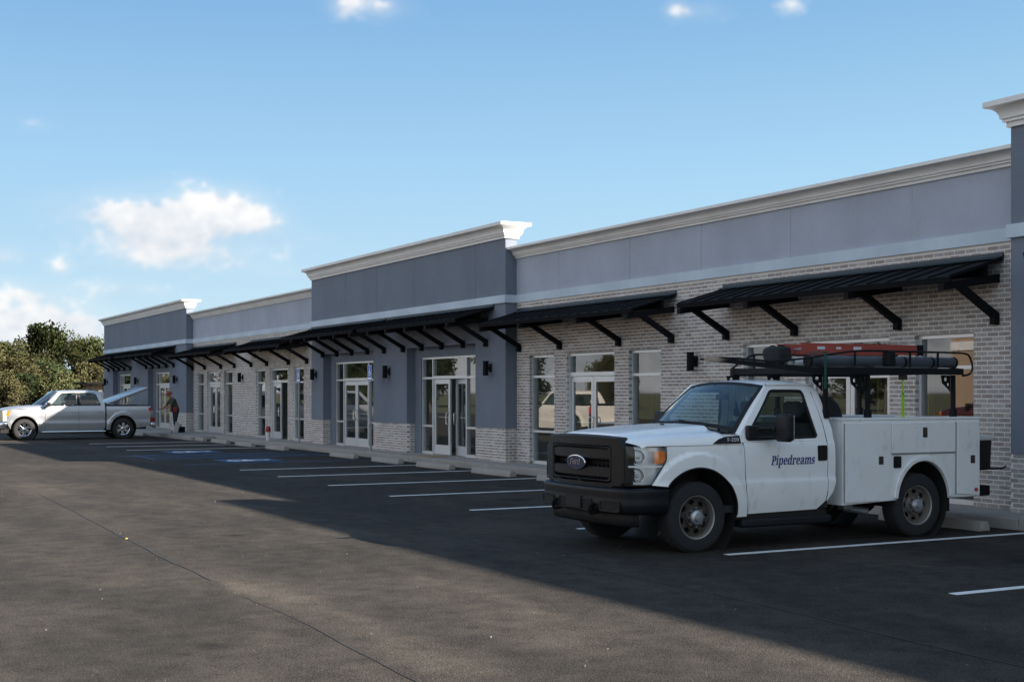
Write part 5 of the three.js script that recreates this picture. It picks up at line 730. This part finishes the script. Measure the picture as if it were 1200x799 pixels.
// ================================================================ person at the tailgate
{
  const P = thing('person', 'person in a red cap, olive shirt and dark trousers bending by the silver pickup tailgate', 'person', [-54.0, 0.15, 1.38], 0.18);
  // joints: x to the person's left, y up, z forward
  const bones = [];
  const B = (a, b, r0, r1, tone) => bones.push([V(...a), V(...b), r0, r1, tone]);
  const hip = [0, 0.92, 0], chest = [0, 1.27, 0.13], neck = [0, 1.42, 0.21], head = [0, 1.56, 0.29];
  for (const s of [-1, 1]) {
    B([s * 0.10, 0.90, 0], [s * 0.12, 0.48, 0.05 * s + 0.03], 0.098, 0.068, 'trouser'); B([s * 0.12, 0.48, 0.05 * s + 0.03], [s * 0.13, 0.09, 0.06 * s - 0.02], 0.068, 0.050, 'trouser'); B([s * 0.13, 0.055, 0.06 * s - 0.03], [s * 0.15, 0.04, 0.06 * s + 0.15], 0.050, 0.038, 'boot');
    B([s * 0.17, 1.37, 0.17], [s * 0.22, 1.13, 0.30], 0.058, 0.047, 'shirt'); B([s * 0.22, 1.13, 0.30], [s * 0.15, 1.03, 0.50], 0.042, 0.032, 'skin');
    B([s * 0.15, 1.03, 0.50], [s * 0.135, 1.015, 0.575], 0.036, 0.030, 'skin');
    for (let f = 0; f < 4; f++) { const x = s * (0.165 - f * 0.02); B([x, 1.015, 0.585], [x, 0.995 - 0.005 * (f % 2), 0.635 - f * 0.006], 0.010, 0.009, 'skin'); B([x, 0.995, 0.635 - f * 0.006], [x * 0.98, 0.965, 0.625 - f * 0.006], 0.009, 0.008, 'skin'); }
    B([s * 0.115, 1.01, 0.55], [s * 0.08, 0.985, 0.60], 0.012, 0.010, 'skin');
  }
  B(hip, [0, 1.10, 0.05], 0.145, 0.135, 'trouser'); B([-0.07, 0.96, 0.0], [0.07, 0.96, 0.0], 0.115, 0.115, 'trouser'); B([0, 1.08, 0.05], chest, 0.14, 0.155, 'shirt'); B([-0.11, 1.33, 0.15], [0.11, 1.33, 0.15], 0.10, 0.10, 'shirt'); B(chest, neck, 0.12, 0.058, 'shirt'); B(neck, [0, 1.50, 0.25], 0.054, 0.054, 'skin');
  B([0, 1.575, 0.28], [0, 1.63, 0.265], 0.085, 0.088, 'skin'); B([0, 1.52, 0.315], [0, 1.545, 0.31], 0.055, 0.06, 'skin'); B([0, 1.565, 0.375], [0, 1.545, 0.392], 0.013, 0.016, 'skin'); for (const s of [-1, 1]) B([s * 0.088, 1.585, 0.27], [s * 0.092, 1.56, 0.275], 0.016, 0.012, 'skin');
  const tone = { trouser: lin(0.014, 0.017, 0.028), boot: lin(0.02, 0.015, 0.012), shirt: lin(0.055, 0.062, 0.045), skin: lin(0.36, 0.20, 0.14) };
  const N = 96, S = 0.90, C = V(0, 0.87, 0.15), mc = new MarchingCubes(N, new THREE.MeshStandardMaterial(), false, false, 400000); mc.isolation = 0;
  const ab = new THREE.Vector3(), ap = new THREE.Vector3(), dist = (p, b) => { ab.subVectors(b[1], b[0]); ap.subVectors(p, b[0]); const t = clamp(ap.dot(ab) / ab.lengthSq()); return ap.addScaledVector(ab, -t).length() - lerp(b[2], b[3], t); };
  const p = V(0, 0, 0);
  for (let k = 0; k < N; k++) for (let j = 0; j < N; j++) for (let i = 0; i < N; i++) { p.set((i / N * 2 - 1) * S, (j / N * 2 - 1) * S, (k / N * 2 - 1) * S).add(C); let d = 1e3; if (Math.abs(p.x) < 0.32 && p.z > -0.22 && p.z < 0.70) for (const b of bones) { if (Math.abs(p.y - (b[0].y + b[1].y) / 2) > Math.abs(b[0].y - b[1].y) / 2 + 0.2) continue; const e = dist(p, b), h = clamp(0.5 + 0.5 * (d - e) / 0.022); d = lerp(d, e, h) - 0.022 * h * (1 - h); } mc.field[k * N * N + j * N + i] = -d; }
  mc.update();
  const n = mc.count, g = new THREE.BufferGeometry(), pos = new Float32Array(n * 3), nor = new Float32Array(n * 3), col = new Float32Array(n * 3);
  for (let i = 0; i < n; i++) { p.set(mc.positionArray[3 * i], mc.positionArray[3 * i + 1], mc.positionArray[3 * i + 2]).multiplyScalar(S).add(C); p.toArray(pos, 3 * i); let bd = 1e9, bt = 'shirt'; for (const b of bones) { const e = dist(p, b); if (e < bd) { bd = e; bt = b[4]; } } tone[bt].toArray(col, 3 * i); }
  g.setAttribute('position', new THREE.BufferAttribute(pos, 3)); g.setAttribute('color', new THREE.BufferAttribute(col, 3)); g.computeVertexNormals();
  for (let i = 0; i < n * 3; i++) nor[i] = mc.normalArray[i];
  part(P, 'body', g, std([1, 1, 1], 0.85, { vertexColors: true }));
  part(P, 'cap', [new THREE.SphereGeometry(0.108, 20, 12, 0, Math.PI * 2, 0, Math.PI * 0.52).rotateX(0.25).translate(0, 1.60, 0.275), crease(ext(ell(0, 0, 0.085, 0.13, 18), 0.012).rotateX(-Math.PI / 2 + 0.45).translate(0, 1.59, 0.37), 0.5)], M.redPaint);
  for (const s of [-1, 1]) part(P, 'eye', new THREE.SphereGeometry(0.011, 8, 6).translate(s * 0.034, 1.578, 0.362), M.dark);
  part(P, 'mouth', bx(-0.022, 0.022, 1.515, 1.521, 0.362, 0.37), M.redPaint);
  part(P, 'tool_pouch', crease(rb(0.10, 0.20, 0.86, 1.06, 0.02, 0.16, 0.03), 0.5), M.redPaint); part(P, 'tool_pouch', crease(rb(-0.20, -0.10, 0.86, 1.04, 0.02, 0.16, 0.03), 0.5), M.redPaint);
  const rbx = thing('red_toolbox', 'red tool case resting at the back of the silver pickup', 'tool case', [-53.75, 0.62, 2.42]); part(rbx, 'case', rb(-0.22, 0.22, 0.003, 0.19, -0.1, 0.1, 0.02), M.redPaint); part(rbx, 'carry_handle', tube([[-0.1, 0.22, 0], [-0.09, 0.27, 0], [0.09, 0.27, 0], [0.1, 0.22, 0]], 0.012, 12, 6, false, 0.2), M.black);
}

// ================================================================ buildings beyond
{
  const s = thing('shed', 'low tan shed with a dark flat roof beyond the end of the shop row', 'shed', [-92, 0, -3.4]);
  part(s, 'wall', boxUV(bx(-2, 2, 0, 2.355, -3.2, 0.9)), M.tanBrick); part(s, 'roof', bx(-2.3, 2.6, 2.36, 2.50, -3.6, 1.7), M.black); part(s, 'door', bx(2.0005, 2.04, 0.05, 2.0, -1.2, 0.2), M.darkRed); for (const z of [1.4, 0.6]) part(s, 'roof_post', bx(2.3, 2.42, 0, 2.355, z - 0.06, z + 0.06), M.black);
  const o = thing('tan_brick_building', 'tan brick shop building with a white band across the car park', 'building', [-29, 0, 45]);
  part(o, 'wall', boxUV(bx(-21, 21, 0, 4.0, -7, 7)), M.tanBrick); part(o, 'trim_band', boxUV(bx(-21.06, 21.06, 4.0, 4.45, -7.06, 7.06)), M.trim); part(o, 'parapet', boxUV(bx(-21, 21, 4.451, 6.3, -7, 7)), M.tanBrick); part(o, 'cornice', boxUV(bx(-21.2, 21.2, 6.301, 6.6, -7.2, 7.2)), M.trim);
  for (let k = 0; k < 8; k++) { const x = -18 + k * 5.1, w = part(o, 'window', boxUV(bx(x - 1.1, x + 1.1, 0.2, 2.7, -7.06, -7.001)), M.alu); part(w, 'pane', bx(x - 1.03, x - 0.03, 0.28, 2.62, -7.07, -7.061), M.dark); part(w, 'pane', bx(x + 0.03, x + 1.03, 0.28, 2.62, -7.07, -7.061), M.dark); }
}

// ================================================================ trees
{
  const leafMat = phy([1, 1, 1], 0.9, { vertexColors: true, transmission: 0.55, thickness: 0, side: THREE.DoubleSide }), bark = std([0.09, 0.075, 0.06], 0.95);
  const kinds = {
    olive: { c: [[0.27, 0.265, 0.13], [0.21, 0.23, 0.11], [0.30, 0.28, 0.14]], n: 7000, sparse: 0.45 }, gold: { c: [[0.34, 0.285, 0.15], [0.28, 0.24, 0.13], [0.25, 0.235, 0.12]], n: 7000, sparse: 0.35 },
    green: { c: [[0.19, 0.225, 0.10], [0.16, 0.195, 0.09], [0.26, 0.265, 0.11]], n: 4800, sparse: 0.6 }, dark: { c: [[0.14, 0.17, 0.085], [0.16, 0.185, 0.09], [0.115, 0.14, 0.075]], n: 7000, sparse: 0.4 },
  };
  function makeTree(kind, seed, tall) {                              // unit tree: height 1
    const K = kinds[kind], r = rng(seed), trunk = [], blobs = [], pos = [], nor = [], col = [], base = tall ? 0.42 : 0.16;
    trunk.push(cyl([0, 0, 0], [0.01, 0.45, 0.01], 0.026, 0.018, 8));
    const nl = 9; for (let i = 0; i < nl; i++) { const a = i * 2.4 + r(), h0 = base * 0.8 + 0.3 * r(), R = 0.16 + 0.20 * r(), q = [R * Math.cos(a), Math.min(0.93, h0 + 0.18 + 0.35 * r()), R * Math.sin(a)]; trunk.push(cyl([0.005, h0, 0.005], q, 0.012, 0.004, 5)); blobs.push([...q, 0.10 + 0.07 * r()]); }
    trunk.push(cyl([0.01, 0.45, 0.01], [0, 0.9, 0], 0.018, 0.004, 6)); blobs.push([0, 0.88, 0, 0.10]);
    const nb = tall ? 26 : 40; for (let i = 0; i < nb; i++) { const a = r() * 6.283, h = base + (0.95 - base) * r(), w = (tall ? 0.30 : 0.42) * Math.sqrt(Math.sin(Math.PI * clamp((h - base + 0.12) / (1.1 - base)))) * Math.sqrt(r()); blobs.push([w * Math.cos(a), h, w * Math.sin(a), 0.06 + 0.075 * r()]); }
    for (let i = 0; i < K.n; i++) {
      const b = blobs[Math.floor(r() * blobs.length)], u = V(r() * 2 - 1, r() * 2 - 1, r() * 2 - 1).normalize().multiplyScalar(b[3] * 1.25 * Math.pow(r(), 0.36)), c = V(b[0], b[1], b[2]).add(u); if (c.y < 0.03) continue;
      const s = (0.008 + 0.010 * r()), e = new THREE.Euler(r() * 6.3, r() * 6.3, r() * 6.3), a = V(s, 0, 0).applyEuler(e), d = V(0, 0, s * 1.5).applyEuler(e), nn = V(0, 1, 0).applyEuler(e), pts = [c.clone().add(a), c.clone().add(d), c.clone().sub(a), c.clone().sub(d)];
      const base3 = K.c[Math.floor(r() * 3)], j = 0.85 + 0.5 * r();
      for (const k of [0, 1, 2, 0, 2, 3]) { pos.push(pts[k].x, pts[k].y, pts[k].z); nor.push(nn.x, nn.y, nn.z); col.push(base3[0] * j * 0.92, base3[1] * j * 1.02, base3[2] * j); }
    }
    const g = new THREE.BufferGeometry(); g.setAttribute('position', new THREE.Float32BufferAttribute(pos, 3)); g.setAttribute('normal', new THREE.Float32BufferAttribute(nor, 3)); g.setAttribute('color', new THREE.Float32BufferAttribute(col, 3));
    return { crown: g, trunk: mg(trunk) };
  }
  const lib = {}; for (const k of Object.keys(kinds)) lib[k] = [makeTree(k, 11 + k.length, false), makeTree(k, 51 + k.length, true)];
  const r = rng(99), names = { olive: 'olive green', gold: 'golden tan', green: 'fresh green', dark: 'dark green' };
  function plant(x, z, h, w, kind, tall, where, grp) { const t = thing('tree', names[kind] + (tall ? ' tall airy tree ' : ' bushy tree ') + where, 'tree', [x, -0.05, z], r() * 6.28, grp), L = lib[kind][tall ? 1 : 0]; part(t, 'trunk', L.trunk, bark); part(t, 'crown', L.crown, leafMat); t.scale.set(w, h, w); }
  const view = (px, d, top, wpx, kind, tall) => { const k = (px - 600) / 1550, x = (FWD.x + RGT.x * k) * d, z = 14.95 + (FWD.z + RGT.z * k) * d; plant(x, z, 1.83 + (460.5 - top) / 1550 * d, wpx / 1550 * d / 0.84, kind, tall, 'past the far end of the shop row', 'trees past the far end of the shop row'); };
  view(-18, 112, 398, 70, 'gold', false); view(6, 118, 404, 52, 'olive', true); view(20, 104, 420, 66, 'gold', false); view(50, 122, 384, 62, 'green', true); view(66, 126, 392, 44, 'green', true); view(56, 108, 424, 62, 'dark', false); view(84, 114, 410, 58, 'olive', false); view(92, 125, 401, 40, 'olive', true); view(112, 118, 398, 46, 'green', true); view(104, 106, 424, 56, 'gold', false); view(70, 100, 436, 46, 'olive', false); view(30, 100, 438, 50, 'dark', false); view(4, 98, 436, 48, 'gold', false); view(122, 112, 416, 50, 'olive', false); view(-30, 120, 392, 60, 'green', true); view(38, 112, 416, 56, 'olive', false);
  // the wood across the car park that the shop windows mirror
  const line = [[-52, 96], [-62, 90], [-70, 92], [-78, 84], [-86, 86], [-94, 76], [-102, 80], [-110, 70], [-118, 74], [-126, 66], [-134, 70], [-142, 60], [-150, 66], [-158, 58], [-166, 62], [-174, 54], [-182, 58], [-190, 50], [-198, 54], [-206, 46], [-214, 50], [-224, 42], [-234, 46], [-246, 38], [-258, 40], [-272, 34], [-104, 62], [-130, 56], [-160, 48], [-186, 42]];
  const ks = ['olive', 'dark', 'gold', 'green', 'dark']; line.forEach(([x, z], i) => { const h = (x > -140 ? 5.2 : 7) + 2.6 * r(); plant(x, z, h, h * (0.95 + 0.3 * r()), ks[(i * 3 + (x < -150 ? 2 : 0)) % 5], i % 3 === 2, 'in the wood across the car park', 'trees in the wood across the car park'); });
}
renderer.render(scene, camera);
